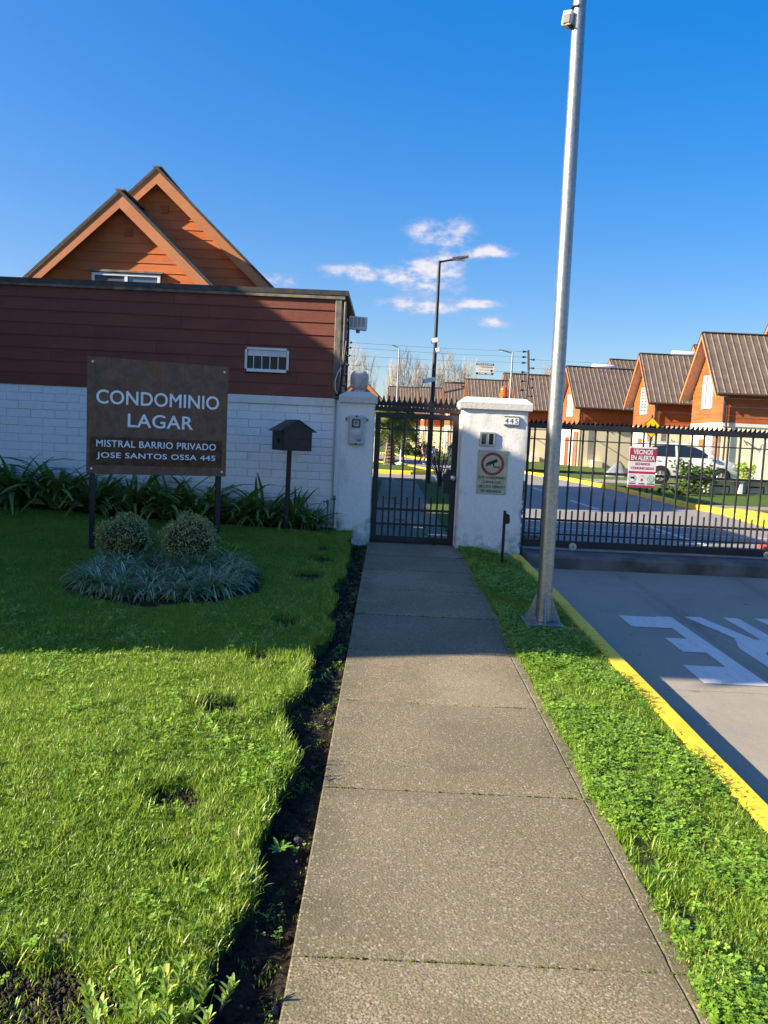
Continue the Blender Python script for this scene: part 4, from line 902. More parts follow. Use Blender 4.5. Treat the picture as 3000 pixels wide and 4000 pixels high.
for sx in (-1, 1):
    for sy in (-1, 1):
        b = MB(); b.lathe([(0.016, 0.016), (0.016, 0.030), (0.009, 0.031), (0.009, 0.055)], 8, (sx * 0.125, sy * 0.125, 0)); b.build('anchor_bolt', GALV, pl)
dh = MB(); dh.box(0.030, 0.069, -0.033, -0.010, 0.52, 0.74, 0.004); dh.build('service_hatch', plain('hatch grey', (0.22, 0.22, 0.23), 0.5, 0.6), pl)
fc = thing('pole_floodlight', 'small white and black floodlight clamped high on the galvanised pole', 'floodlight', (1.33, 7.02, 5.0), R(-35))
MB().box(-0.05, 0.03, -0.045, 0.05, -0.06, 0.055, 0.008, M=Matrix.Rotation(R(8), 3, 'Y')).build('casing', WPLAST, fc)
MB().box(-0.038, 0.024, -0.052, -0.044, -0.05, 0.02, 0.003).build('lens', BLACKM, fc)
MB().box(0.0, 0.035, -0.05, 0.05, -0.072, -0.058, 0.003).build('heat_sink', BLACKM, fc)
mb = MB(); mb.tube([(-0.01, 0, 0.05), (0.02, 0.0, 0.09), (0.075, 0.0, 0.085)], 0.012, 8); mb.build('bracket', BLACKM, fc)

# ------------------------------------------------------------------ electric fence
def ins_mesh():
    mb = MB(); mb.lathe([(0.008, 0), (0.010, 0.004), (0.010, 0.024), (0.014, 0.026), (0.016, 0.036), (0.012, 0.05), (0.007, 0.052)], 10, axis='X'); me = mb.mesh('insulator'); me.materials.append(BLACKM)
    me.polygons.foreach_set('use_smooth', [True] * len(me.polygons)); return me
INS = ins_mesh()
el_ = thing('fence_post', 'leaning black electric fence post with insulators beside the guard house corner', 'fence post', (-0.70, 11.40, 2.0))
mb = MB(); mb.tube([(-0.03, 0, 0.0), (0.045, 0, 0.80)], 0.016, 4); mb.build('post', BLACKM, el_)
mb = MB(); mb.tube([(-0.085, -0.01, 0.05), (-0.02, -0.01, 0.05)], 0.014, 4); mb.build('bracket', BLACKM, el_)
er_ = thing('fence_post', 'bent black electric fence post with insulators behind the wide pillar', 'fence post', (1.90, 11.50, 1.9))
mb = MB(); mb.tube([(0.0, 0, 0.0), (0.015, 0, 0.62), (-0.005, 0, 0.90)], 0.015, 4); mb.build('post', BLACKM, er_)
LZ = [2.78, 2.71, 2.60, 2.47, 2.33, 2.18]; RZ = [2.775, 2.70, 2.62, 2.49, 2.365, 2.24]
for i, (a, b) in enumerate(zip(LZ, RZ)):
    t = (a - 2.0) / 0.8; lx = -0.03 + 0.075 * t
    link('insulator', INS, el_, (lx + 0.028, 0, a - 2.0)); mb = MB(); mb.tube([(lx, 0, a - 2.0), (lx + 0.03, 0, a - 2.0)], 0.004, 5); mb.build('insulator_arm', BLACKM, el_)
    link('insulator', INS, er_, (-0.035, 0, b - 1.9), (0, 0, math.pi)); mb = MB(); mb.tube([(0.01, 0, b - 1.9), (-0.04, 0, b - 1.9)], 0.004, 5); mb.build('insulator_arm', BLACKM, er_)
    if i < 4:
        P0 = Vector((-0.70 + lx + 0.075, 11.40, a)); P1 = Vector((1.82, 11.50, b)); mid = (P0 + P1) / 2 - Vector((0, 0, 0.012))
        mb = MB(); mb.tube([P0, mid, P1], 0.0019, 4); o = mb.build('fence_wire', plain('thin steel wire', (0.30, 0.30, 0.31), 0.4, 0.7), None)
        tag(o, ['topmost electric fence wire strung above the walking gate', 'second electric fence wire from the top above the walking gate', 'third electric fence wire from the top above the walking gate', 'lowest electric fence wire above the walking gate'][i], 'wire', 'electric fence wires above the walking gate')
for i, zz in enumerate((2.67, 2.55, 2.40, 2.28, 2.16, 2.04)):
    link('insulator', INS, er_, (0.04, 0, zz - 1.9)); mb = MB(); mb.tube([(0.0, 0, zz - 1.9), (0.05, 0, zz - 1.9)], 0.004, 5); mb.build('insulator_arm', BLACKM, er_)
    mb = MB(); mb.tube([(1.99, 11.50, zz), (4.8, 11.55, zz - 0.02), (8.5, 11.6, zz)], 0.0015, 4); o = mb.build('fence_wire', plain('thin steel wire', (0.30, 0.30, 0.31), 0.4, 0.7), None)
    tag(o, 'electric fence wire %s strung over the sliding gate' % ['highest of six', 'second highest of six', 'third of six', 'fourth of six', 'fifth of six', 'lowest of six'][i], 'wire', 'electric fence wires over the sliding gate')
ef = thing('fence_notice', 'small white electric fence notice hanging on the wires', 'sign', (1.295, 11.455, 2.505))
MB().box(-0.125, 0.125, -0.003, 0.003, -0.078, 0.078).build('panel', plain('notice cream', (0.60, 0.58, 0.54), 0.5), ef)
MB().box(-0.125, 0.125, -0.0042, -0.0032, 0.052, 0.078).build('black_band', INK, ef); MB().box(-0.125, 0.125, -0.0042, -0.0032, -0.078, -0.050).build('black_band', INK, ef)
text('lettering', 'CERCO ELECTRICO', 0.22, 0.015, face(0, -0.0045, 0.0655), WLET, ef, 0.02, 0.0004); text('lettering', 'TECNODOMO', 0.165, 0.02, face(0.03, -0.0035, 0.028), GREYTRIM, ef, 0.01, 0.0004)
text('lettering', '9 4942 1889', 0.18, 0.017, face(0, -0.0045, -0.064), WLET, ef, 0.02, 0.0004)
ring(0.0, 0.017, 16, -0.0036, 0.095, -0.022).build('emblem', INK, ef); MB().box(-0.085, 0.06, -0.0037, -0.0032, -0.018, -0.012).build('small_print', GREYTRIM, ef)

# ------------------------------------------------------------------ green standpipes by the narrow pillar
for (x, y, zt, lab, tap) in ((-0.82, 11.24, 0.585, 'middle green standpipe with a tee by the narrow pillar', True), (-0.735, 11.30, 0.64, 'tallest green standpipe against the narrow pillar', False), (-0.955, 11.18, 0.40, 'shortest green standpipe with a silver tap near the strap leaves', True)):
    zb_ = float(lz(x, y)); t = thing('standpipe', lab, 'pipe', (x, y, zb_), group='green standpipes')
    h = zt - zb_
    mb = MB(); mb.tube([(0, 0, -0.1), (0.004, 0, h)], 0.013, 10); mb.build('pipe', GREENPVC, t, smooth=50)
    mb = MB(); mb.lathe([(0.017, h - 0.06), (0.019, h - 0.05), (0.019, h - 0.01), (0.015, h)], 10); mb.build('coupling', GREENPVC, t, smooth=40)
    if tap:
        mb = MB(); mb.tube([(0, 0, h - 0.03), (-0.045, -0.01, h - 0.03)], 0.008, 8); mb.build('outlet', GREENPVC if zt > 0.5 else CHROME, t, smooth=50)
        mb = MB(); mb.box(-0.060, -0.040, -0.022, 0.002, h - 0.042, h - 0.018, 0.003); mb.build('tap_handle', BLACKM, t)
    else:
        mb = MB(); mb.tube([(-0.05, 0, h - 0.05), (0.03, 0, h - 0.045)], 0.009, 8); mb.build('tee', GREENPVC, t, smooth=50)

# ------------------------------------------------------------------ houses
def roof_slab(mb, p0, p1, q0, q1, rib=0.30, rh=0.021, t=0.05, ribs=True):
    """ribbed roof plane: p0-p1 the ridge edge, q0-q1 the eave edge"""
    p0, p1, q0, q1 = map(Vector, (p0, p1, q0, q1)); n = (p1 - p0).cross(q0 - p0).normalized()
    if n.z < 0: n = -n
    L = (p1 - p0).length; d = (p1 - p0).normalized()
    mb.add([p0, p1, q1, q0, p0 - n * t, p1 - n * t, q1 - n * t, q0 - n * t], [(0, 1, 2, 3), (4, 7, 6, 5), (0, 4, 5, 1), (1, 5, 6, 2), (2, 6, 7, 3), (3, 7, 4, 0)])
    if ribs:
        k = 0; s = 0.05
        while s < L - 0.04:
            a = [(s, 0), (s + 0.025, rh), (s + 0.065, rh), (s + 0.09, 0)]
            V = [p0 + d * u + n * (h - 0.002) for u, h in a] + [q0 + d * u + n * (h - 0.002) for u, h in a]
            mb.add(V, [(0, 1, 5, 4), (1, 2, 6, 5), (2, 3, 7, 6), (4, 5, 6, 7), (0, 3, 2, 1)]); s += rib
def gable_boards(parent, cx, hw, zb, eave, apex, pitch, T, mat=GABLEB, t=0.02, clip=None, merged=False):
    """boards that fill a gable wall: centred at cx, half width hw, in the local x-z plane; T places them; clip lists window rectangles"""
    out = MB() if merged else None
    z = zb; i = 0
    while z < apex - 0.08:
        zt = min(z + pitch, apex)
        w0 = hw if z <= eave else hw * (apex - z) / (apex - eave); w1 = hw if zt <= eave else hw * (apex - zt) / (apex - eave)
        segs = [(-w0, w0, -w1, w1)]
        for (a, b, c, d) in (clip or []):
            if z < d - 0.01 and zt > c + 0.01:
                ns_ = []
                for (l0, r0, l1, r1) in segs:
                    if l0 < a - cx: ns_.append((l0, a - cx, min(l1, a - cx), a - cx))
                    if r0 > b - cx: ns_.append((b - cx, r0, b - cx, max(r1, b - cx)))
                segs = ns_
        for (l0, r0, l1, r1) in segs:
            if r0 - l0 < 0.05: continue
            xm = (l0 + r0) / 2
            V = [(l0 - xm, -t - 0.012, 0), (r0 - xm, -t - 0.012, 0), (r1 - xm, -t, zt - z + 0.004), (l1 - xm, -t, zt - z + 0.004), (l0 - xm, 0, 0), (r0 - xm, 0, 0), (r1 - xm, 0, zt - z + 0.004), (l1 - xm, 0, zt - z + 0.004)]
            Fq = [(0, 1, 2, 3), (4, 7, 6, 5), (0, 4, 5, 1), (2, 6, 7, 3), (0, 3, 7, 4), (1, 5, 6, 2)]
            if merged: out.M = T @ Matrix.Translation((cx + xm, 0, z)); out.add(V, Fq)
            else:
                mb = MB(); mb.add(V, Fq); me = mb.mesh('board', fix=False); me.materials.append(mat); o = link('board', me, parent); o.matrix_local = T @ Matrix.Translation((cx + xm, 0, z))
        z += pitch; i += 1
    if merged: out.M = None; out.build('boards', mat, parent)

def add_gable(root, cx, hw, y0, y1, zb, eave, apex, over_f, over_e, T, boards=GABLEB, pitch=0.19, clip=None, fas=0.20, sides=(True, True), merged=False, ribs=True, wallm=None):
    """a gable-fronted volume: front in the local plane y=y0 facing -y, ridge along y"""
    sl = (apex - eave) / hw; e = over_e
    core = MB(); core.M = T; core.prism([(cx - hw + 0.01, zb), (cx + hw - 0.01, zb), (cx + hw - 0.01, eave - 0.02), (cx, apex - 0.02), (cx - hw + 0.01, eave - 0.02)], y0 + 0.004, y1, 'XZ'); core.build('wall', wallm or boards, root)
    gable_boards(root, cx, hw, zb, eave, apex - 0.02, pitch, T @ Matrix.Translation((0, y0, 0)), boards, clip=clip, merged=merged)
    ro = MB(); ro.M = T; lift = 0.10
    for s in (-1, 1):
        ze = eave - sl * e + lift
        roof_slab(ro, (cx, y0 - over_f, apex + lift), (cx, y1, apex + lift), (cx + s * (hw + e), y0 - over_f, ze), (cx + s * (hw + e), y1, ze), ribs=ribs)
    ro.box(cx - 0.09, cx + 0.09, y0 - over_f - 0.02, y1, apex + lift + 0.005, apex + lift + 0.035)
    r_ = ro.build('roof', ROOFM, root)
    for s in (-1, 1):
        f = MB(); f.M = T; ze = eave - sl * e
        zo = 0.045
        f.prism([(cx, apex + zo), (cx + s * (hw + e), ze + zo), (cx + s * (hw + e), ze + zo - fas * 1.25), (cx, apex + zo - fas * 1.4)], y0 - over_f - 0.022, y0 - over_f, 'XZ'); f.build('fascia', FASCIA, root)
        g = MB(); g.M = T; g.prism([(cx, apex + zo - 0.02), (cx + s * (hw + e), ze + zo - 0.02), (cx + s * (hw + e), ze + zo - 0.045), (cx, apex + zo - 0.045)], y0 - over_f, y0 + 0.01, 'XZ'); g.build('soffit', SOFFIT, root)
        v = MB(); v.M = T; v.prism([(cx, apex + lift + 0.02), (cx + s * (hw + e + 0.02), ze + lift), (cx + s * (hw + e + 0.02), ze + lift - 0.05), (cx, apex + lift - 0.05)], y0 - over_f - 0.045, y0 - over_f - 0.022, 'XZ'); v.build('verge_flashing', FLASH, root)
    return r_
I4 = Matrix.Identity(4)
def window(root, T, x0, x1, z0, z1, y=-0.03, mull=1, glass=None, curtain=False, shutter=False):
    w = MB(); w.M = T; f = 0.055
    for b in ((x0, x1, z0, z0 + f), (x0, x1, z1 - f, z1), (x0, x0 + f, z0 + f, z1 - f), (x1 - f, x1, z0 + f, z1 - f)): w.box(b[0], b[1], y - 0.045, y + 0.03, b[2], b[3], 0.004)
    for k in range(mull): xm = x0 + (x1 - x0) * (k + 1) / (mull + 1); w.box(xm - 0.03, xm + 0.03, y - 0.04, y + 0.02, z0 + f, z1 - f)
    o = w.build('window', WPLAST, root)
    for k in range(mull + 1):
        a = x0 + (x1 - x0) * k / (mull + 1) + 0.04; b = x0 + (x1 - x0) * (k + 1) / (mull + 1) - 0.04
        p = MB(); p.M = T; p.box(a, b, y - 0.012, y - 0.006, z0 + 0.04, z1 - 0.04); p.build('pane', glass or SKYGLASS, o)
        if curtain: c = MB(); c.M = T; c.box(a + 0.02, a + (b - a) * 0.55, y - 0.020, y - 0.014, z0 + 0.06, z1 - 0.06); c.build('curtain', WPLAST, o)
        if shutter:
            for j in range(8): c = MB(); c.M = T; zz = z0 + 0.08 + j * (z1 - z0 - 0.12) / 8; c.box(a + 0.01, b - 0.01, y - 0.035, y - 0.014, zz, zz + 0.07); c.build('slat', WPLAST, o)
    return o

# the twin-gabled house behind the wall
hs = thing('gabled_house', 'orange boarded house with two steep gables behind the guard house', 'house')
add_gable(hs, -5.13, 2.62, 17.75, 26.0, 0.0, 4.35, 6.80, 0.25, 0.25, I4, clip=None)
add_gable(hs, -5.52, 1.80, 16.62, 17.9, 0.0, 4.30, 5.98, 0.25, 0.25, I4, clip=[(-6.13, -4.73, 3.2, 4.52)])
window(hs, Matrix.Translation((0, 16.60, 0)), -6.12, -4.74, 3.25, 4.52, mull=1)
MB().box(-6.18, -4.68, 16.50, 16.60, 4.53, 4.575, 0.006).build('window_hood', GREYTRIM, hs)
for (x, y, z_) in ((-5.42, 16.59, 5.35), (-5.02, 17.72, 6.12)):
    mb = MB()
    for k in range(5): mb.box(x - 0.085, x + 0.085, y - 0.03, y - 0.005, z_ - 0.085 + k * 0.036, z_ - 0.06 + k * 0.036, 0.003)
    mb.build('gable_vent', GABLEB, hs)

# the neighbour's house that shades the entrance: twin gables facing the lawn, left of the picture
TN = Matrix.Translation((-10.0, 0, 0)) @ Matrix.Rotation(R(90), 4, 'Z')      # local -y looks towards +X, local x runs along +Y
nh = thing('neighbour_house', 'two storey twin-gabled house beyond the lawn whose shadow falls on the entrance', 'house')
add_gable(nh, 5.98, 2.93, 0.05, 7.0, -0.2, 6.15, 8.3, 0.3, 0.45, TN, boards=ROWB, merged=True)
add_gable(nh, 10.43, 1.46, 0.0, 7.0, -0.2, 6.70, 7.45, 0.3, 0.03, TN, boards=ROWB, merged=True)
mb = MB(); mb.M = TN; mb.box(11.92, 14.8, 0.6, 6.5, -0.2, 5.6); mb.build('added_shade_wing', CREAM, nh)  # unseen wing, added only to keep the inner path in shade
mb = MB(); mb.M = TN; mb.box(7.55, 9.12, 0.02, 6.8, 6.0, 7.0); mb.build('added_shade_block', ROWB, nh)  # unseen block added between the gables to shade the pillar and globe
for (a, b, c, d) in ((5.0, 7.0, 4.2, 5.6), (5.0, 7.0, 1.0, 2.3), (9.8, 11.0, 4.2, 5.5)): window(nh, TN, a, b, c, d)

def row_house(label, X, Y, rz, detail, w=3.7, d=7.0, second=True, tank=True, shut=False, sc=1.0):
    """house of the row: gable front towards the road (local -y), side eave towards the camera"""
    root = thing('row_house', label, 'house', (X, Y, 0.0), R(-90) + rz, 'row of gabled houses'); root.scale = (sc, sc, sc)
    hw = w / 2; T = I4; merged = detail < 2
    # local x runs along world -Y when rz = 0, so the near side wall is at local +x
    low = MB(); low.box(-hw + 0.02, hw - 0.02, 0.02, d, -0.2, 2.62); low.build('ground_floor', CREAM, root)
    MB().box(-hw - 0.02, hw + 0.02, -0.03, d, 2.62, 2.80, 0.01).build('storey_band', WHITEWALL, root)
    add_gable(root, 0.0, hw, 0.0, d, 2.80, 4.40, 6.80, 0.52, 0.40, T, boards=ROWB, pitch=0.205, clip=[(-0.62, 0.55, 3.42, 5.0)], merged=merged, fas=0.17, wallm=ROWB)
    window(root, Matrix.Translation((0, 0.0, 0)), -0.60, 0.53, 3.45, 4.98, mull=1, curtain=not shut, shutter=shut)
    # near side wall boards
    Ts = Matrix.Translation((hw, 0, 0)) @ Matrix.Rotation(R(90), 4, 'Z')
    if detail >= 2:
        z = 2.80
        while z < 4.32:
            me = plank(d - 0.02, min(0.215, 4.36 - z), mat=ROWB); o = link('board', me, root); o.matrix_local = Ts @ Matrix.Translation((d / 2, 0, z)); z += 0.205
    else:
        mb = MB(); mb.M = Ts; z = 2.80
        while z < 4.32:
            mb.prism([(-0.03, z), (0, z), (0, z + 0.2), (-0.018, z + 0.2)], 0.01, d - 0.01, 'YZ'); z += 0.205
        mb.build('boards', ROWB, root)
    MB().box(hw - 0.05, hw + 0.045, -0.045, 0.05, 2.80, 4.36, 0.005).build('corner_board', GUTTER, root)
    mb = MB(); mb.tube([(hw + 0.46, -0.52, 4.00), (hw + 0.46, d, 4.00)], 0.06, 8); mb.build('gutter', GUTTER, root, smooth=50)
    mb = MB(); mb.tube([(hw + 0.44, -0.05, 3.95), (hw + 0.30, -0.02, 3.75), (hw + 0.10, 0.10, 3.55), (hw + 0.10, 0.10, 0.1)], 0.04, 8); mb.build('downpipe', GUTTER, root, smooth=50)
    # ground floor: door, louvred side light, brown slatted screen
    MB().box(-0.75, 0.15, -0.02, 0.03, 0.05, 2.12, 0.005).build('door_frame', WHITEWALL, root)
    dr = MB().box(-0.68, 0.08, -0.05, -0.015, 0.08, 2.06, 0.01).build('door', DOORM if detail != 1 else REDDOOR, root); MB().lathe([(0.03, -0.03), (0.03, 0.03)], 8, (0.0, -0.08, 1.05), axis='Y').build('handle', CHROME, dr)
    mb = MB(); mb.box(0.55, 0.95, -0.03, 0.01, 0.6, 2.2, 0.004); so = mb.build('side_light', WPLAST, root)
    for k in range(8): MB().box(0.60, 0.90, -0.045, -0.025, 0.72 + k * 0.17, 0.83 + k * 0.17).build('louvre', SOFFIT, so)
    scn = MB()
    for k in range(9): scn.box(1.05 + k * 0.085, 1.12 + k * 0.085, -0.10, -0.06, 0.1, 2.45, 0.004)
    scn.build('slatted_screen', plain('weathered red brown timber', (0.20, 0.115, 0.085), 0.8, var=0.4, scale=5), root)
    mb = MB(); mb.tube([(hw + 0.01, 1.0, 2.05), (hw + 0.55, 0.9, 1.85)], 0.03, 6); mb.build('wall_pipe', GUTTER, root)
    MB().box(hw + 0.0, hw + 0.5, 0.9, 1.6, -0.1, 0.55, 0.02).build('meter_housing', CREAM, root)
    if second:
        add_gable(root, -1.0, 2.55, 3.3, d + 4.0, 0.0, 4.75, 7.55, 0.35, 0.35, T, boards=ROWB, merged=True, fas=0.17)
    if tank:
        tk = MB(); tk.lathe([(0.02, -0.80), (0.14, -0.79), (0.17, -0.74), (0.17, 0.74), (0.14, 0.79), (0.02, 0.80)], 16, (-0.25, 2.2, 7.0), axis='Y'); tk.build('solar_water_tank', WPLAST, root, smooth=40)
        MB().box(-0.06, 0.06, 1.4, 2.6, 6.85, 6.95).build('tank_stand', CHROME, root)
    return root
row_house('boarded row house nearest the sliding gate, behind the front of the white car', 14.6, 37.55, 0, 2, tank=False)
row_house('second boarded row house from the sliding gate, with a louvred white window', 14.6, 46.85, R(1), 2, shut=True)
row_house('third boarded row house, partly behind the tall galvanised pole', 12.45, 56.2, R(7), 1)
row_house('fourth row house, its roof beside the bent electric fence post', 9.9, 64.6, R(4), 1, tank=False)
row_house('fifth row house, its roof above the wide pillar cap', 6.9, 70.0, R(4), 1, sc=0.98, tank=False)
row_house('sixth row house, its roof just left of the wide pillar cap', 5.5, 78.0, R(4), 0, second=False, tank=False)
row_house('seventh row house, its roof behind the tall dark street lamp', 3.3, 82.0, R(4), 0, sc=0.96, tank=False)
row_house('eighth row house, farthest left of the brown roofs behind the walking gate', 0.2, 87.5, R(4), 0, second=False, tank=False)
# houses on the near side of the inner road
for lab, x, y, rz in (('boarded house behind the globe lamp with one orange eave showing', -1.72, 45.5, 0.0),):
    t = thing('boarded_house', lab, 'house', (x, y, 0))
    add_gable(t, 0.0, 0.95, 0.0, 8.0, 2.4, 3.75, 4.70, 0.35, 0.25, I4, boards=ROWB, merged=True)
    MB().box(-0.9, 0.9, 0.02, 8.0, -0.2, 2.4).build('ground_floor', CREAM, t); window(t, I4, -0.4, 0.4, 2.8, 3.6)

# ------------------------------------------------------------------ street lamps
def street_lamp(label, x, y, h, arm, r=0.075, cams=False, mat=None):
    t = thing('street_lamp', label, 'street lamp', (x, y, 0.05)); mat = mat or POSTM
    mb = MB(); mb.tube([(0, 0, -0.1), (0, 0, h * 0.5), (0, 0, h)], [r, r * 0.85, r * 0.6], 12); mb.build('pole', mat, t, smooth=60)
    mb = MB(); mb.tube([(0, 0, h - 0.04), (arm * 0.45, 0, h + 0.05)], r * 0.42, 8); mb.build('arm', mat, t, smooth=60)
    s = 1 if arm > 0 else -1
    mb = MB(); mb.prism([(arm * 0.40, h + 0.02), (arm, h + 0.14), (arm, h + 0.18), (arm * 0.45, h + 0.11)], -0.11, 0.11, 'XZ'); hd_ = mb.build('lamp_head', plain('lamp head grey', (0.10, 0.10, 0.11), 0.5), t)
    MB().box(min(arm * .55, arm * .9), max(arm * .55, arm * .9), -0.08, 0.08, h + 0.03, h + 0.06).build('lens', WPLAST, hd_)
    MB().box(-r * 2, r * 2, -r * 2, r * 2, -0.05, 0.02, 0.004).build('base_plate', mat, t)
    if cams:
        for (dx, z_, L) in ((-0.14, 3.30, 0.36), (-0.02, 4.55, 0.2), (0.08, 4.25, 0.14)):
            mb = MB(); mb.box(dx - L / 2, dx + L / 2, -0.20, -0.08, z_ - 0.07, z_ + 0.07, 0.012, M=Matrix.Rotation(R(-12), 3, 'Y')); c_ = mb.build('camera', WPLAST, t)
            MB().box(dx - L / 2 - 0.012, dx - L / 2 + 0.03, -0.19, -0.09, z_ - 0.10, z_ + 0.02, 0.004).build('lens', BLACKM, c_)
            MB().box(-0.03, 0.03, -0.10, 0.0, z_ - 0.03, z_ + 0.03).build('camera_bracket', mat, t)
    return t
street_lamp('tall dark street lamp with cameras behind the walking gate', 1.33, 26.1, 7.05, 0.9, cams=True)
street_lamp('distant pale lamp post seen between the globe lamp and the dark street lamp', 0.55, 76.0, 9.75, -0.7, 0.10, mat=GALV)
street_lamp('pale street lamp with its arm to the left behind the wide pillar', 8.75, 60.0, 8.0, -1.0, 0.10, mat=GALV)

# ------------------------------------------------------------------ yellow diamond road sign, traffic cone
ds = thing('road_sign', 'yellow diamond road sign on a thin post at the kerb', 'road sign', (8.05, 25.0, 0.08))
mb = MB(); mb.tube([(0, 0.02, -0.1), (0, 0.02, 2.45)], 0.03, 8); mb.build('post', BLACKM, ds, smooth=50)
yl = plain('sign yellow', (0.80, 0.56, 0.01), 0.35, var=0.04)
mb = MB(); mb.prism([(0, 1.74), (0.33, 2.07), (0, 2.40), (-0.33, 2.07)], -0.022, -0.014, 'XZ'); mb.build('edge', INK, ds)
mb = MB(); mb.prism([(0, 1.77), (0.30, 2.07), (0, 2.37), (-0.30, 2.07)], -0.025, -0.021, 'XZ'); mb.build('face', yl, ds)
mb = MB()
mb.prism([(0.13 * math.cos(R(a)), 2.02 + 0.10 * math.sin(R(a))) for a in range(0, 181, 15)], -0.028, -0.025, 'XZ'); mb.build('symbol', INK, ds)
tcn = thing('traffic_cone', 'red and white striped traffic cone behind the sliding gate', 'traffic cone', (6.22, 12.75, 0.0))
CRED = plain('cone red', (0.55, 0.045, 0.03), 0.45)
MB().box(-0.2, 0.2, -0.2, 0.2, 0.0, 0.04, 0.01).build('base', CRED, tcn)
for k, (a, b) in enumerate(((0.04, 0.28), (0.28, 0.40), (0.40, 0.52), (0.52, 0.60), (0.60, 0.74))):
    rr = lambda z_: 0.15 * (1 - z_ / 0.86) + 0.004
    MB().lathe([(rr(a), a), (rr(b), b)], 20).build('band', CRED if k % 2 == 0 else WPLAST, tcn, smooth=40)

# ------------------------------------------------------------------ white car parked on the yard strip
car = thing('parked_car', 'white small SUV parked across the yard behind the sliding gate', 'car', (12.05, 33.0, 0.115))
WHITE = Mat('white car paint', 0.25, 0.0, 0.6); WHITE.color((0.70, 0.70, 0.66)); WHITE.b.inputs['Coat Weight'].default_value = 0.5
def carbody():
    # stations along x (rear to front): (x, z bottom, z belt, half width at belt); outline of the lower body
    bm = bmesh.new()
    prof = [(-2.0, 0.42, 0.95), (-1.97, 0.32, 1.05), (-1.85, 0.27, 1.08), (-1.55, 0.25, 1.09), (-0.8, 0.24, 1.08), (0.0, 0.24, 1.07), (0.75, 0.24, 1.06), (1.0, 0.25, 1.06), (1.45, 0.27, 1.03), (1.78, 0.30, 0.95), (1.95, 0.36, 0.80), (2.0, 0.45, 0.66)]
    rows = []
    for (x, zb_, zt) in prof:
        k = 1.0 if -1.8 < x < 1.6 else 0.90; hw = 0.84 * k
        ring_ = [(-hw * 0.93, zb_), (-hw, zb_ + 0.12), (-hw, (zb_ + zt) / 2), (-hw * 0.975, zt - 0.06), (-hw * 0.92, zt), (hw * 0.92, zt), (hw * 0.975, zt - 0.06), (hw, (zb_ + zt) / 2), (hw, zb_ + 0.12), (hw * 0.93, zb_)]
        rows.append([bm.verts.new((x, y, z)) for y, z in ring_])
    n = len(rows[0])
    for a, b in zip(rows[:-1], rows[1:]):
        for i in range(n): bm.faces.new((a[i], a[(i + 1) % n], b[(i + 1) % n], b[i]))
    bm.faces.new(rows[0]); bm.faces.new(list(reversed(rows[-1])))
    bmesh.ops.recalc_face_normals(bm, faces=bm.faces)
    me = bpy.data.meshes.new('body'); bm.to_mesh(me); bm.free(); me.materials.append(WHITE.m)
    me.polygons.foreach_set('use_smooth', [True] * len(me.polygons)); me.set_sharp_from_angle(angle=R(38)); return me
link('body', carbody(), car)
def cabin(prof, hb, ht, name, mat, parent):
    mb = MB(); n = len(prof); V = [(x, -(hb + (ht - hb) * (z - 1.0) / 0.62), z) for x, z in prof] + [(x, (hb + (ht - hb) * (z - 1.0) / 0.62), z) for x, z in prof]
    mb.add(V, [tuple(range(n)), tuple(reversed(range(n, 2 * n)))] + [(i, i + n, (i + 1) % n + n, (i + 1) % n) for i in range(n)]); return mb.build(name, mat, parent, smooth=35)
cab = [(-1.95, 1.02), (-1.84, 1.35), (-1.66, 1.58), (-1.3, 1.645), (-0.3, 1.66), (0.25, 1.60), (0.55, 1.45), (0.95, 1.16), (1.12, 1.02)]
cabin(cab, 0.79, 0.66, 'cabin', WHITE.m, car)
CG = m_glass('car window glass', (0.015, 0.018, 0.02), 0.05)
for s in (-1, 1):
    for poly in ([(-1.72, 1.10), (-1.60, 1.45), (-1.48, 1.53), (-0.66, 1.56), (-0.64, 1.10)], [(-0.54, 1.10), (-0.56, 1.56), (0.12, 1.53), (0.42, 1.40), (0.86, 1.10)]):
        mb = MB(); V = [(x, s * (0.795 + (0.665 - 0.795) * (z - 1.0) / 0.62), z) for x, z in poly]; W = [(x, y - s * 0.02, z) for x, y, z in V]; n = len(V)
        mb.add(V + W, [tuple(range(n)), tuple(reversed(range(n, 2 * n)))] + [(i, i + n, (i + 1) % n + n, (i + 1) % n) for i in range(n)]); mb.build('side_window', CG, car)
    MB().box(-0.50, -0.34, s * 0.845 - 0.015, s * 0.845 + 0.015, 0.93, 0.965, 0.008).build('door_handle', WHITE.m, car); MB().box(-1.42, -1.26, s * 0.845 - 0.015, s * 0.845 + 0.015, 0.93, 0.965, 0.008).build('door_handle', WHITE.m, car)
    MB().box(0.62, 0.80, s * 0.90 - 0.07, s * 0.90 + 0.07, 1.08, 1.22, 0.03).build('mirror', WHITE.m, car)
    for (xx) in (-0.60, 0.70): MB().box(xx - 0.004, xx + 0.004, s * 0.842 - 0.003, s * 0.842 + 0.003, 0.35, 1.04).build('door_seam', DARK, car)
    MB().box(-1.5, 0.1, s * 0.60 - 0.02, s * 0.60 + 0.02, 1.665, 1.70, 0.01).build('roof_rail', GREYBOX, car)
    mb = MB(); mb.prism([(1.62, 0.72), (1.97, 0.66), (1.93, 0.83), (1.72, 0.90)], s * 0.62, s * 0.80, 'XZ'); mb.build('headlight', m_glass('headlamp glass', (0.35, 0.36, 0.37), 0.1), car)
mb = MB(); mb.add([(0.60, -0.62, 1.45), (0.60, 0.62, 1.45), (1.07, 0.74, 1.08), (1.07, -0.74, 1.08)], [(0, 1, 2, 3)]); mb.build('windscreen', CG, car)
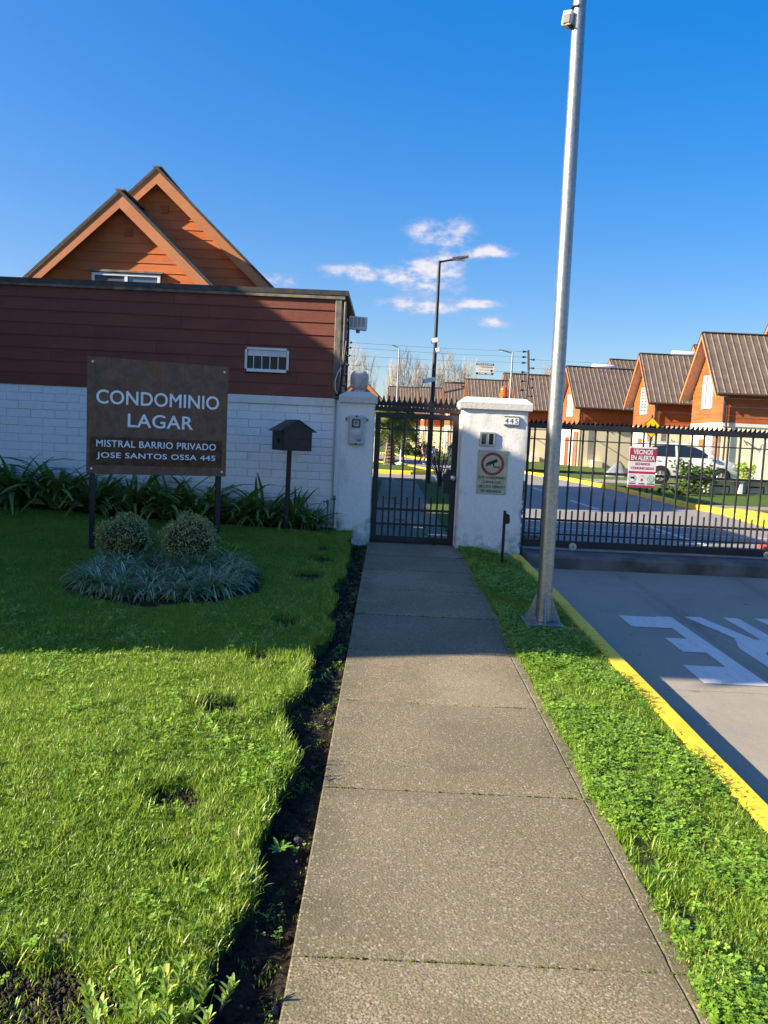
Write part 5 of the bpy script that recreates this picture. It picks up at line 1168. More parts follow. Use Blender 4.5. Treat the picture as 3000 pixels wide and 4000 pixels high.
for wx in (-1.22, 1.20):
    for s in (-1, 1):
        MB().lathe([(0.39, -0.02), (0.39, 0.015)], 28, (wx, s * 0.835, 0.36), axis='Y').build('wheel_arch', DARK, car, smooth=40)
        ty = MB().lathe([(0.20, -0.10), (0.31, -0.10), (0.335, -0.06), (0.335, 0.06), (0.31, 0.10), (0.20, 0.10)], 28, (wx, s * 0.79, 0.335), axis='Y').build('wheel', RUBBER, car, smooth=40)
        MB().lathe([(0.205, -0.04), (0.205, 0.04)], 24, (wx, s * 0.855, 0.335), axis='Y').build('rim', GREYTRIM, ty, smooth=40)
        sp = MB()
        for k in range(5):
            sp.M = Matrix.Translation((wx, s * 0.897, 0.335)) @ Matrix.Rotation(R(72 * k), 4, 'Y'); sp.box(-0.028, 0.028, -0.012, 0.012, 0.03, 0.20, 0.005)
        sp.M = None; sp.lathe([(0.05, -0.012), (0.05, 0.014)], 14, (wx, s * 0.897, 0.335), axis='Y'); sp.build('spokes', plain('alloy', (0.60, 0.60, 0.60), 0.3, 0.7), ty)
MB().box(-2.03, -1.97, -0.55, 0.55, 0.40, 0.58, 0.02).build('rear_bumper', WHITE.m, car); MB().box(1.96, 2.02, -0.6, 0.6, 0.36, 0.52, 0.02).build('front_bumper', WHITE.m, car)

# low white meter walls, gate wall and pot plants in front of the car
def meter_wall(label, x0, x1, y, h=0.42):
    t = thing('meter_wall', label, 'meter box', (x0, y, 0.1)); w = x1 - x0
    mb = MB(); mb.box(0, 0.10, 0, 0.5, -0.1, h); mb.box(w - 0.10, w, 0, 0.5, -0.1, h); mb.box(0.1, w - 0.1, 0.4, 0.5, -0.1, h); mb.build('surround', WHITEWALL, t)
    MB().box(-0.05, w + 0.05, -0.05, 0.55, h, h + 0.08, 0.01).build('lid', WHITEWALL, t)
    mb = MB(); mb.tube([(w * 0.25, 0.2, 0), (w * 0.25, 0.2, h * 0.55), (w * 0.7, 0.2, h * 0.55), (w * 0.7, 0.2, 0)], 0.03, 6); mb.build('water_pipe', BLACKM, t)
    return t
meter_wall('low white meter wall behind the leafy shrub', 10.9, 12.15, 27.6); meter_wall('low white meter wall beside the yard gate post', 12.2, 13.5, 27.9)
gp = thing('yard_wall', 'tall cream yard wall with rounded top at the end of the parking strip', 'wall', (13.35, 29.0, 0))
mb = MB(); mb.prism([(0, -0.1), (3.6, -0.1), (3.6, 1.95), (0.25, 2.0), (0.05, 1.9), (0, 1.75)], 0, 0.25, 'XZ'); mb.build('wall', CREAM, gp)
for (x, y, lab) in ((5.25, 50.2, 'pale low meter wall beyond the road seen through the walking gate'),): meter_wall(lab, 3.9, 6.2, 51.5, 0.75)

# ------------------------------------------------------------------ two boys beyond the walking gate
def person(label, x, y, rz, joints, edges, zones, h):
    t = thing('person', label, 'person', (x, y, 0.0), rz)
    me = bpy.data.meshes.new('body'); names = list(joints)
    me.from_pydata([joints[n][:3] for n in names], [(names.index(a), names.index(b)) for a, b in edges], [])
    o = bpy.data.objects.new('body', me); C.objects.link(o); sk = o.modifiers.new('skin', 'SKIN')
    for i, n in enumerate(names): r_ = joints[n][3]; me.skin_vertices[0].data[i].radius = (r_, r_ * (0.75 if n in ('chest', 'pelvis', 'belly') else 1)); me.skin_vertices[0].data[i].use_root = (n == 'pelvis')
    sb = o.modifiers.new('sub', 'SUBSURF'); sb.levels = 2; sb.render_levels = 2
    bpy.context.view_layer.update(); m2 = bpy.data.meshes.new_from_object(o.evaluated_get(bpy.context.evaluated_depsgraph_get())); bpy.data.objects.remove(o)
    mats = []; m2.materials.clear()
    for zn in zones: m2.materials.append(zn[0])
    for p in m2.polygons:
        c = p.center
        for i, (m_, fn) in enumerate(zones):
            if fn(c): p.material_index = i; break
        p.use_smooth = True
    b = link('body', m2, t); b.scale = (h, h, h); return t
SKIN = plain('skin', (0.42, 0.24, 0.16), 0.55, var=0.05); HAIR = plain('dark brown hair', (0.035, 0.02, 0.014), 0.7); KIT = plain('maroon and navy shirt', (0.17, 0.02, 0.05), 0.7); NAVYC = plain('navy cloth', (0.02, 0.02, 0.07), 0.75); WSH = plain('white shirt', (0.62, 0.64, 0.62), 0.7)
# unit-height figure facing -x (walking to the left), y is the side axis
J = dict(pelvis=(0, 0, .52, .085), belly=(0, 0, .62, .08), chest=(-.01, 0, .75, .092), neck=(-.015, 0, .835, .035), chin=(-.03, 0, .875, .045), head=(-.022, 0, .925, .072), crown=(-.015, 0, .965, .055),
         lsh=(-.005, .10, .80, .04), lel=(.05, .13, .66, .032), lwr=(.01, .12, .54, .024), lha=(-.02, .12, .485, .028), rsh=(-.005, -.10, .80, .04), rel=(-.05, -.13, .66, .032), rwr=(-.12, -.12, .57, .024), rha=(-.15, -.115, .53, .028),
         lhip=(0, .055, .49, .07), lkn=(-.09, .06, .29, .05), lan=(-.03, .06, .06, .032), lto=(-.11, .06, .025, .03), rhip=(0, -.055, .49, .07), rkn=(.05, -.06, .28, .05), ran=(.15, -.06, .09, .032), rto=(.09, -.06, .025, .03))
Eg = [('pelvis', 'belly'), ('belly', 'chest'), ('chest', 'neck'), ('neck', 'chin'), ('chin', 'head'), ('head', 'crown'), ('chest', 'lsh'), ('lsh', 'lel'), ('lel', 'lwr'), ('lwr', 'lha'), ('chest', 'rsh'), ('rsh', 'rel'), ('rel', 'rwr'), ('rwr', 'rha'),
      ('pelvis', 'lhip'), ('lhip', 'lkn'), ('lkn', 'lan'), ('lan', 'lto'), ('pelvis', 'rhip'), ('rhip', 'rkn'), ('rkn', 'ran'), ('ran', 'rto')]
zones1 = [(HAIR, lambda c: c.z > .935 or (c.z > .87 and c.x > .005)), (SKIN, lambda c: c.z > .83), (SKIN, lambda c: abs(c.y) > .095 and c.z > .44 and c.z < .70), (NAVYC, lambda c: c.z > .72 and abs(c.y) > .05), (KIT, lambda c: c.z > .54), (NAVYC, lambda c: c.z > .33), (SKIN, lambda c: c.z > .26), (NAVYC, lambda c: c.z > .06), (WSH, lambda c: True)]
zones2 = [(HAIR, lambda c: c.z > .925 or (c.z > .87 and c.x > .0)), (SKIN, lambda c: c.z > .83), (SKIN, lambda c: abs(c.y) > .095 and c.z > .44 and c.z < .64), (WSH, lambda c: c.z > .33), (SKIN, lambda c: c.z > .07), (HAIR, lambda c: True)]
b1 = person('boy in a maroon and navy football kit walking on the road', 1.96, 46.3, R(180), J, Eg, zones1, 1.38)
b2 = person('child in a white top half hidden behind the dark street lamp', 2.72, 48.6, R(100), J, Eg, zones2, 1.12)

# ------------------------------------------------------------------ vegetation
def leaf_verts(L, w, bend, lean, n=4, curl=0.0, tipw=0.12):
    """strip of a strap leaf that leans and droops: returns centre points, widths"""
    pts = []; x = z = 0.0; a = lean
    for i in range(n + 1):
        t = i / n; ww = w * (0.55 + 0.45 * min(1, t * 3)) * (1 - (1 - tipw) * max(0, (t - 0.55) / 0.45) ** 1.6)
        pts.append((x, z, ww)); x += math.sin(a) * L / n; z += math.cos(a) * L / n; a += bend / n
    return pts
class Leaves:
    """many leaves in one mesh with a per-leaf tint"""
    def __init__(self): self.v = []; self.f = []; self.t = []
    def strap(self, pos, az_, pts, tint, fold=0.25):
        ca, sa = math.cos(az_), math.sin(az_); o = len(self.v)
        for (x, z, w) in pts:
            for s, up in ((-1, 1), (1, 1)) if fold == 0 else ((-1, 1), (0, 0), (1, 1)):
                px, py, pz_ = x, s * w / 2, z + (up * fold * w if fold else 0)
                self.v.append((pos[0] + px * ca - py * sa, pos[1] + px * sa + py * ca, pos[2] + pz_)); self.t.append(tint)
        k = 2 if fold == 0 else 3; n = len(pts)
        for i in range(n - 1):
            for j in range(k - 1): a = o + i * k + j; self.f.append((a, a + 1, a + 1 + k, a + k))
    def quad(self, c, u, w, tint):
        """diamond leaf: centre c, long axis u, side axis w"""
        o = len(self.v); c, u, w = Vector(c), Vector(u), Vector(w)
        self.v += [tuple(c - u), tuple(c + w), tuple(c + u), tuple(c - w)]; self.t += [tint] * 4; self.f.append((o, o + 1, o + 2, o + 3))
    def mesh(self, name, mat):
        me = bpy.data.meshes.new(name); me.from_pydata(self.v, [], self.f); a = me.attributes.new('tint', 'FLOAT', 'POINT'); a.data.foreach_set('value', np.asarray(self.t, np.float32))
        me.materials.append(mat); me.polygons.foreach_set('use_smooth', [True] * len(self.f)); me.update(); return me

# grass tufts
def tuft(seed, nbl, hmin, hmax, w, spread, dry=0.06):
    r_ = random.Random(seed); L = Leaves()
    for _ in range(nbl):
        h = r_.uniform(hmin, hmax); p = (r_.gauss(0, spread), r_.gauss(0, spread), -0.008)
        tint = r_.uniform(0.95, 1.0) if r_.random() < dry else r_.betavariate(2, 2.4) * 0.85
        L.strap(p, r_.uniform(0, 6.283), leaf_verts(h, w * r_.uniform(0.7, 1.25), r_.uniform(0.3, 1.5), r_.uniform(0.0, 0.55), 3, tipw=0.05), tint, 0)
    return L.mesh('grass_tuft', GRASSM)
def clover(seed):
    r_ = random.Random(seed); L = Leaves()
    for _ in range(11):
        x, y = r_.gauss(0, 0.022), r_.gauss(0, 0.022); z = r_.uniform(0.012, 0.045); a0 = r_.uniform(0, 6.28); s = r_.uniform(0.003, 0.0058); tn = r_.random()
        for k in range(3):
            a = a0 + k * 2.094; d = Vector((math.cos(a), math.sin(a), r_.uniform(-0.25, 0.35))); q = Vector((-math.sin(a), math.cos(a), r_.uniform(-0.2, 0.2)))
            L.quad(Vector((x, y, z)) + d * s, d * s, q * s * 0.95, tn)
        L.strap((x, y, -0.01), a0, [(0, 0, 0.0015), (0, z, 0.0012)], 0.3, 0)
    return L.mesh('clover_tuft', CLOVER)
lawn_kinds = [tuft(i, 23, 0.016, 0.037, 0.0029, 0.018) for i in range(6)] + [tuft(20 + i, 15, 0.035, 0.08, 0.0040, 0.020, 0.12) for i in range(2)] + [clover(i) for i in range(3)]
# planted beds that stay free of grass: round the name sign and along the wall
def bed(x, y): return ((x + 2.08) / 0.91) ** 2 + ((y - 7.72) / 1.12) ** 2
def sample(n, x0, x1, y0, y1):
    return np.stack([rng.uniform(x0, x1, n), rng.uniform(y0, y1, n)], 1)
def lay_grass(P, zf, name, label, long_near=None, clover_p=0.08, bare=(), szk=1.0):
    n = len(P); x, y = P[:, 0], P[:, 1]
    keep = np.ones(n, bool); longp = np.full(n, 0.015)
    for (bx_, by_, rx, ry) in bare:
        d = ((x - bx_) / rx) ** 2 + ((y - by_) / ry) ** 2 + 0.35 * np.sin(x * 31 + y * 17) * np.sin(y * 23)
        keep &= ~((d < 1.0) & (rng.random(n) < np.clip(1.25 - d * 0.6, 0, 0.97))); longp = np.where((d > 0.8) & (d < 2.2), 0.35, longp)
    if long_near is not None: longp = np.maximum(longp, long_near(x, y))
    x, y, longp = x[keep], y[keep], longp[keep]; n = len(x)
    patch = 0.5 + 0.5 * np.sin(x * 3.1 + 1.3) * np.sin(y * 2.7) + 0.4 * np.sin(x * 8 + y * 5)
    u = rng.random(n); idx = rng.integers(0, 6, n); idx = np.where(u < longp, rng.integers(6, 8, n), idx)
    cp = clover_p * np.clip(patch * 1.6, 0.1, 2.2); idx = np.where((u >= longp) & (u < longp + cp), rng.integers(8, 11, n), idx)
    rot = np.stack([rng.normal(0, 0.2, n), rng.normal(0, 0.2, n), rng.uniform(0, 6.283, n)], 1)
    s = rng.uniform(0.7, 1.25, n) * (0.9 + 0.16 * patch) * szk; s = np.where(idx >= 8, s * 1.25, s); scl = np.stack([s, s, s * rng.uniform(0.8, 1.2, n)], 1)
    # prototype order follows the sorted object names, which are numbered
    o = scatter(name, np.stack([x, y, zf(x, y)], 1), rot, scl, idx, lawn_kinds); return tag(o, label, 'grass', kind='stuff')
P = np.concatenate([sample(34000, -2.4, -0.4, 1.7, 4.2), sample(34000, -3.4, -0.4, 4.2, 6.4), sample(36000, -5.6, -0.4, 6.4, 9.0), sample(24000, -6.2, -0.45, 9.0, 11.3), sample(3000, -6.0, -2.4, 1.5, 6.4)])
x, y = P[:, 0], P[:, 1]
P = P[(x < edge_x(y) + 0.012) & (bed(x, y) > 1.0 + 0.12 * np.sin(x * 9) * np.sin(y * 7)) & ~((y > 10.98 - 0.06 * np.sin(x * 3)) & (x < -0.95)) & ~((x > -0.72) & (y > 11.28))]
lay_grass(P, lambda x, y: lz(x, y), 'lawn_grass', 'short green lawn grass left of the footpath', lambda x, y: np.where(x > edge_x(y) - 0.07, 0.22, 0.0), 0.014, BARE)
P = sample(34000, 1.045, 1.708, 2.0, 11.15); dens = rng.random(len(P)); P = P[(dens < np.clip(1.25 - P[:, 1] * 0.06, 0.4, 1)) & ~((abs(P[:, 0] - 1.43) < 0.19) & (abs(P[:, 1] - 7.0) < 0.27))]
lay_grass(P, lambda x, y: pz(y) - 0.018 - 0.055 * ss(1.3, 1.75, x) * ss(10, 11.15, y), 'verge_grass', 'green grass and clover verge between footpath and yellow kerb', lambda x, y: np.where((x < 1.09), 0.12, 0.03), 0.16, [(1.12, 3.15, 0.05, 0.2), (1.14, 2.75, 0.06, 0.15)])
# weeds and seedlings in the dirt strip
P = sample(620, -0.5, -0.24, 1.8, 11.3); P = P[(P[:, 0] > edge_x(P[:, 1]) + 0.02) & (rng.random(len(P)) < 0.35 + 0.5 * (P[:, 0] > -0.29))]
n = len(P); o = scatter('weeds', np.stack([P[:, 0], P[:, 1], pz(P[:, 1]) - 0.04], 1), np.stack([rng.normal(0, .3, n), rng.normal(0, .3, n), rng.uniform(0, 6.28, n)], 1), np.repeat(rng.uniform(0.35, 0.95, n)[:, None], 3, 1), rng.choice([0, 1, 2, 8, 9, 10], n), lawn_kinds)
tag(o, 'small weeds sprouting in the dirt strip beside the path', 'weeds', kind='stuff')
# clods and pebbles
def stone_mesh(seed):
    bm = bmesh.new(); bmesh.ops.create_icosphere(bm, subdivisions=1, radius=1.0); r_ = random.Random(seed)
    for v in bm.verts: v.co = Vector((v.co.x * 1.2, v.co.y, v.co.z * 0.7)) * r_.uniform(0.75, 1.2)
    me = bpy.data.meshes.new('pebble'); bm.to_mesh(me); bm.free(); me.polygons.foreach_set('use_smooth', [True] * len(me.polygons)); return me
st_m = [stone_mesh(i) for i in range(3)]; [m_.materials.append(STONE) for m_ in st_m]
cl_m = [stone_mesh(i + 9) for i in range(3)]; [m_.materials.append(SOIL) for m_ in cl_m]
CRUMB = m_soil('loose brown earth', 2.0); cr_m = [stone_mesh(i + 9) for i in range(3)]; [m_.materials.append(CRUMB) for m_ in cr_m]
P = sample(2600, -0.56, -0.235, 1.8, 11.3); P = P[P[:, 0] > edge_x(P[:, 1]) - 0.01]; n = len(P)
k1 = np.repeat((rng.gamma(1.6, 0.0035, n) + 0.002)[:, None], 3, 1)
zs_ = pz(P[:, 1]) - 0.042
tag(scatter('dirt_clods', np.stack([P[:, 0], P[:, 1], zs_], 1), rng.uniform(0, 6, (n, 3)), k1, rng.integers(0, 3, n), cl_m), 'loose dark clods of earth in the dirt strip', 'soil', kind='stuff')
P = sample(150, -0.36, -0.235, 1.8, 11.0); n = len(P)
tag(scatter('gravel', np.stack([P[:, 0], P[:, 1], pz(P[:, 1]) - 0.036], 1), rng.uniform(0, 6, (n, 3)), np.repeat((rng.gamma(1.5, 0.003, n) + 0.002)[:, None], 3, 1), rng.integers(0, 3, n), st_m), 'fine gravel along the edge of the footpath', 'gravel', kind='stuff')
for (x, y, s, lab) in ((-0.30, 3.18, 0.020, 'pale pebble in the dirt strip beside the third path joint'), (-0.29, 7.05, 0.026, 'grey pebble in the shaded part of the dirt strip'), (-0.93, 2.36, 0.030, 'pale stone on the bare soil patch nearest the camera')):
    o = link('pebble', st_m[0], None, (x, y, (float(pz(y)) - 0.03) if x > -0.5 else float(lz(x, y)) + 0.006), (0.3, 0.2, 1.0), (s, s, s)); tag(o, lab, 'pebble')
# bare earth heaped in the thin patches of the lawn
pts = []
for (bx_, by_, rx, ry) in BARE:
    m_ = int(2300 * rx * ry / 0.044); a = rng.uniform(0, 6.28, m_); q = np.sqrt(rng.random(m_)); pts.append(np.stack([bx_ + rx * q * np.cos(a), by_ + ry * q * np.sin(a)], 1))
P = np.concatenate(pts); n = len(P)
tag(scatter('soil_crumbs', np.stack([P[:, 0], P[:, 1], lz(P[:, 0], P[:, 1]) - 0.004], 1), rng.uniform(0, 6, (n, 3)), np.repeat(np.minimum(rng.gamma(1.4, 0.0026, n) + 0.002, 0.011)[:, None], 3, 1), rng.integers(0, 3, n), cr_m), 'crumbled dark earth in the bare patches of the lawn', 'soil', kind='stuff')
# planting beds
def bed_sheet(name, poly, label):
    V = [(x, y, float(lz(x, y)) + 0.012) for x, y in poly]; c = np.mean(np.array(V), 0); V.append((c[0], c[1], float(lz(c[0], c[1])) + 0.02)); n = len(poly)
    me = bpy.data.meshes.new(name); me.from_pydata(V, [], [(i, (i + 1) % n, n) for i in range(n)]); me.materials.append(SOIL); me.update(); return tag(link(name, me), label, kind='structure')
bed_sheet('planting_bed', [(-2.08 + 0.93 * math.cos(a), 7.72 + 1.14 * math.sin(a)) for a in [2 * math.pi * k / 40 for k in range(40)]], 'round dark soil bed under the name sign')
sheet('wall_bed', np.linspace(-7, -0.7, 40), np.linspace(10.95, 11.54, 6), lambda x, y: lz(x, y) + 0.012, SOIL)

# strap-leaved clumps along the wall; every leaf is a piece of its clump
strap_meshes = []
for i in range(10):
    r_ = random.Random(100 + i); L = Leaves(); tn = (0.15, 0.3, 0.45, 0.55, 0.6, 0.75, 0.35, 0.2, 0.85, 1.0)[i]
    L.strap((0, 0, 0), 0, leaf_verts(r_.uniform(0.58, 0.85), r_.uniform(0.040, 0.054), r_.uniform(0.7, 2.1), 0.0, 7, tipw=0.25), tn, 0.16); strap_meshes.append(L.mesh('leaf', AGAPM))
agap = [(-5.75, 11.30, 1.2), (-5.2, 11.22, 1.28), (-4.62, 11.26, 1.22), (-4.1, 11.2, 1.0), (-3.55, 11.24, 1.05), (-3.05, 11.2, 1.0), (-2.55, 11.24, 1.0), (-2.1, 11.22, 0.92), (-1.72, 11.28, 0.88), (-1.34, 11.30, 0.72), (-1.06, 11.30, 0.58)]
alab = ['strap-leaved clump at the far left edge against the brick wall', 'tall strap-leaved clump left of the name sign', 'strap-leaved clump just left of the name sign plate', 'strap-leaved clump behind the left post of the name sign', 'strap-leaved clump under the name sign, second from its left post', 'strap-leaved clump under the middle of the name sign', 'strap-leaved clump under the name sign near its right post', 'strap-leaved clump just right of the name sign', 'yellowing strap-leaved clump left of the letterbox post', 'strap-leaved clump directly behind the letterbox post', 'smallest strap-leaved clump, nearest the green standpipes']
for (x, y, s), lab in zip(agap, alab):
    t = thing('strap_leaf_plant', lab, 'plant', (x, y, float(lz(x, y)) + 0.01), random.uniform(0, 6.28), 'strap-leaved clumps along the wall')
    for k in range(92):
        a = random.uniform(0, 6.283); lean = random.uniform(0.0, 1.15); q = s * random.uniform(0.74, 1.2)
        m_ = random.choice(strap_meshes[:8]) if random.random() < 0.86 else random.choice(strap_meshes[8:])
        o = link('leaf', m_, t, (0.16 * math.cos(a) * random.random(), 0.12 * math.sin(a) * random.random(), 0), None, (q, q * random.uniform(0.85, 1.2), q)); o.rotation_euler = Euler((random.uniform(-0.35, 0.35), lean * 0.75, a), 'XYZ')

# narrow bluish clumps round the foot of the name sign
lir = []
for i in range(4):
    r_ = random.Random(300 + i); L = Leaves()
    for k in range(120):
        a = r_.uniform(0, 6.283); L.strap((0.05 * r_.gauss(0, 1) * 0.6, 0.05 * r_.gauss(0, 1) * 0.6, 0), a, leaf_verts(r_.uniform(0.22, 0.38), r_.uniform(0.008, 0.014), r_.uniform(1.3, 2.7), r_.uniform(0.05, 0.9), 6, tipw=0.15), r_.betavariate(2, 2), 0.15)
    lir.append(L.mesh('leaves', LIRIOM))
k = 0; lspots = []
for a in range(26): ang = 2 * math.pi * a / 26; lspots.append((-2.08 + 0.66 * math.cos(ang) + random.uniform(-.06, .06), 7.72 + 0.86 * math.sin(ang) + random.uniform(-.07, .07)))
for a in range(17): ang = 2 * math.pi * a / 17 + 0.2; lspots.append((-2.08 + 0.45 * math.cos(ang) + random.uniform(-.06, .06), 7.62 + 0.50 * math.sin(ang) + random.uniform(-.06, .06)))
lsel = [(x, y) for (x, y) in lspots if not (math.hypot(x + 2.72, y - 8.40) < 0.27 or math.hypot(x + 2.06, y - 8.46) < 0.27)]; n = len(lsel); LS = np.array(lsel)
tag(scatter('narrow_leaf_planting', np.stack([LS[:, 0], LS[:, 1], lz(LS[:, 0], LS[:, 1]) + 0.01], 1), np.stack([np.zeros(n), np.zeros(n), rng.uniform(0, 6.28, n)], 1), np.repeat(rng.uniform(0.85, 1.15, n)[:, None], 3, 1), rng.integers(0, 4, n), lir), 'bluish narrow-leaved ground cover round the foot of the name sign', 'ground cover', kind='stuff')
# two clipped round shrubs
for (x, y, rx, rz_, lab) in ((-2.73, 8.40, 0.30, 0.265, 'clipped round cream-green shrub, left one under the name sign'), (-2.055, 8.46, 0.305, 0.29, 'clipped round cream-green shrub, right one under the name sign')):
    t = thing('round_shrub', lab, 'shrub', (x, y, float(lz(x, y)))); L = Leaves(); r_ = random.Random(int(-x * 100))
    for k in range(5000):
        d = Vector((r_.gauss(0, 1), r_.gauss(0, 1), r_.gauss(0, 1))).normalized(); q = 1 - abs(r_.gauss(0, 0.09)) + 0.075 * math.sin(d.x * 5 + d.z * 4 + x) + 0.06 * math.sin(d.y * 7 + d.x * 4 + 2 * x) + 0.05 * math.sin(d.z * 11 + d.x * 9); q += r_.uniform(0.05, 0.16) if r_.random() < 0.035 else 0.0
        c = Vector((d.x * rx * q, d.y * rx * q, 0.27 + d.z * rz_ * q))
        if math.sin(d.x * 13 + d.y * 9 + x) * math.sin(d.z * 12 + d.y * 7) > 0.74 and r_.random() < 0.7: continue
        u = (d * 0.5 + Vector((r_.gauss(0, 1), r_.gauss(0, 1), r_.gauss(0, 1)))).normalized(); w = u.cross(Vector((r_.gauss(0, 1), r_.gauss(0, 1), r_.gauss(0, 1)))).normalized(); s = r_.uniform(0.009, 0.016)
        L.quad(c, u * s, w * s * 0.55, r_.random())
    tag(link('foliage', L.mesh('foliage', BUSHM), t), kind='stuff')
    mb = MB()
    for k in range(7): a = k * 0.9; mb.tube([(0, 0, 0), (0.1 * math.cos(a), 0.1 * math.sin(a), 0.2), (rx * 0.75 * math.cos(a), rx * 0.75 * math.sin(a), 0.34)], [0.012, 0.008, 0.003], 5)
    mb.build('stems', BARK, t)
    bm = bmesh.new(); bmesh.ops.create_icosphere(bm, subdivisions=3, radius=1.0); me = bpy.data.meshes.new('shade_core'); bm.to_mesh(me); bm.free(); me.materials.append(plain('dark shade core', (0.03, 0.03, 0.014), 0.95, bump=0.6, bscale=30)); link('shade_core', me, t, (0, 0, 0.27), None, (rx * 0.76, rx * 0.76, rz_ * 0.76))  # solid dark ball: the shade inside the foliage, put in as colour
# little fresh shrub at the bottom edge
hb = thing('fresh_shrub', 'bright green leafy shoots at the bottom edge of the lawn', 'shrub', (-0.57, 2.12, float(lz(-0.6, 2.15)) - 0.025)); hl = MB(); hm = []
L = Leaves(); L.strap((0, 0, 0), 0, leaf_verts(0.045, 0.013, 0.5, 0.3, 4, tipw=0.35), 0.45, 0.2); hm.append(L.mesh('leaf', HEBEM)); L = Leaves(); L.strap((0, 0, 0), 0, leaf_verts(0.045, 0.013, 0.4, 0.3, 4, tipw=0.3), 0.9, 0.2); hm.append(L.mesh('leaf', HEBEM))
for (dx, dy, h, lean, a0) in tuple((q[0], q[1], q[2] * 0.62, q[3], q[4]) for q in ((0.03, 0.05, 0.19, 0.15, 0.3), (-0.04, -0.10, 0.2, 0.1, 0.9), (0.13, -0.10, 0.18, 0.3, 5.9), (-0.13, -0.11, 0.17, 0.2, 3.9), (0.02, 0.0, 0.22, 0.1, 2.2), (0.16, 0.05, 0.13, 0.5, 0.4), (-0.10, 0.06, 0.15, 0.2, 2.0), (0.10, 0.02, 0.14, 0.25, 0.2), (0.05, -0.09, 0.16, 0.2, 5.0), (-0.19, 0.0, 0.13, 0.2, 3.0), (-0.06, 0.02, 0.13, 0.35, 2.5), (0.08, -0.03, 0.12, 0.4, 5.6), (-0.14, -0.03, 0.11, 0.3, 3.4), (0.0, -0.05, 0.12, 0.3, 4.4), (-0.02, 0.09, 0.1, 0.3, 1.6))):
    d = Vector((math.sin(lean) * math.cos(a0), math.sin(lean) * math.sin(a0), math.cos(lean))); hl.tube([(dx, dy, 0), Vector((dx, dy, 0)) + d * h], [0.004, 0.002], 5)
    for k in range(16):
        z_ = h * (0.15 + 0.85 * k / 15); a = k * 1.57 + random.uniform(-.2, .2)
        link('leaf', hm[0] if random.random() < 0.7 else hm[1], hb, Vector((dx, dy, 0)) + d * z_, (0, random.uniform(0.05, 0.4), a), [0.62 + 0.38 * (1 - abs(k / 15 - 0.5))] * 3)
hl.build('stems', BARK, hb)
# broad weed rosettes at the verge edge
for (x, y, lab) in ((1.13, 3.02, 'broad-leaved weed on the verge at the path edge'), (-0.36, 3.05, 'broad-leaved weed growing in the dirt strip')):
    t = thing('weed', lab, 'weed', (x, y, float(pz(y)) - 0.012))
    for k in range(9): L = Leaves(); L.strap((0, 0, 0), 0, leaf_verts(random.uniform(0.04, 0.075), 0.015, 0.6, 0.8, 5, tipw=0.25), random.uniform(0.2, 0.7), 0.2); link('leaf', L.mesh('leaf', CLOVER), t, (0, 0, 0), (0, random.uniform(0, 0.25), k * 0.7))
# timber edging of a bed at the left
tb = thing('bed_edging', 'dark timber edging of a raised bed at the left edge of the lawn', 'bed edging', (-4.98, 10.28, float(lz(-4.98, 10.3))))
MB().box(-2.2, 0, 0.0, 0.05, -0.05, 0.05, 0.006, M=Matrix.Rotation(R(2), 3, 'Z')).build('board', GREYTRIM, tb)
MB().box(-0.03, 0.03, -1.1, 0.0, -0.05, 0.045, 0.006).build('board', GREYTRIM, tb).rotation_euler = (0, 0, R(-62))
MB().box(-2.0, -0.3, -0.45, 0.0, -0.05, 0.008).build('soil', SOIL, tb)

# ------------------------------------------------------------------ trees and shrubs further away
def poplar(seed, h):
    r_ = random.Random(seed); mb = MB()
    mb.tube([(0, 0, -0.5), (0.1, 0, h * 0.35), (0, 0.1, h * 0.7), (0.05, 0, h)], [0.16, 0.11, 0.05, 0.012], 5); tw = MB()
    for k in range(66):
        z0 = h * r_.uniform(0.08, 0.85); a = r_.uniform(0, 6.28); L = (h - z0) * r_.uniform(0.35, 0.75) + 0.6; o_ = r_.uniform(0.08, 0.22)
        P0 = Vector((0, 0, z0)); d = Vector((math.cos(a) * o_, math.sin(a) * o_, 1)).normalized(); P1 = P0 + Vector((math.cos(a) * 0.5, math.sin(a) * 0.5, 0.5)); P2 = P1 + d * L
        tw.tube([P0, P1, P2], [0.035, 0.026, 0.008], 3, caps=False)
        for j in range(5):
            s0 = P1.lerp(P2, r_.uniform(0.1, 0.85)); b_ = r_.uniform(0, 6.28); e = s0 + Vector((math.cos(b_) * 0.35, math.sin(b_) * 0.35, 1)).normalized() * r_.uniform(0.6, 1.6); tw.tube([s0, e], [0.014, 0.005], 3, caps=False)
    return mb, tw
pops = [poplar(i, 13.0 + i * 0.8) for i in range(3)]
pmesh = []
for a, b in pops:
    m1 = a.mesh('trunk'); m1.materials.append(PALEBARK); m2 = b.mesh('crown', fix=False); m2.materials.append(PALEBARK); pmesh.append((m1, m2))
px_ = [-7.5, -5.2, -3.2, 0.3, 1.6, 2.9, 4.2, 6.3, 7.6, 8.9, 10.2, 15.5, 17.2, 18.6, 21.0, 31.0, 32.6, 34.2]
plabs = ['first', 'second', 'third', 'fourth', 'fifth', 'sixth', 'seventh', 'eighth', 'ninth', 'tenth', 'eleventh', 'twelfth', 'thirteenth', 'fourteenth', 'fifteenth', 'sixteenth', 'seventeenth', 'eighteenth']
for i, x in enumerate(px_):
    t = thing('poplar_tree', 'bare winter poplar, %s from the left in the distant row' % plabs[i], 'tree', (x * 1.18, 130 + random.uniform(-3, 3), 0), random.uniform(0, 6.28), 'bare poplars in the distant row')
    s = (1.0 + random.uniform(-0.08, 0.1)) * (0.86 if i >= 11 else 1.0); m1, m2 = pmesh[i % 3]
    for nm, m_ in (('trunk', m1), ('crown', m2)): link(nm, m_, t, None, None, (1.25 * s, 1.25 * s, s * 1.02))

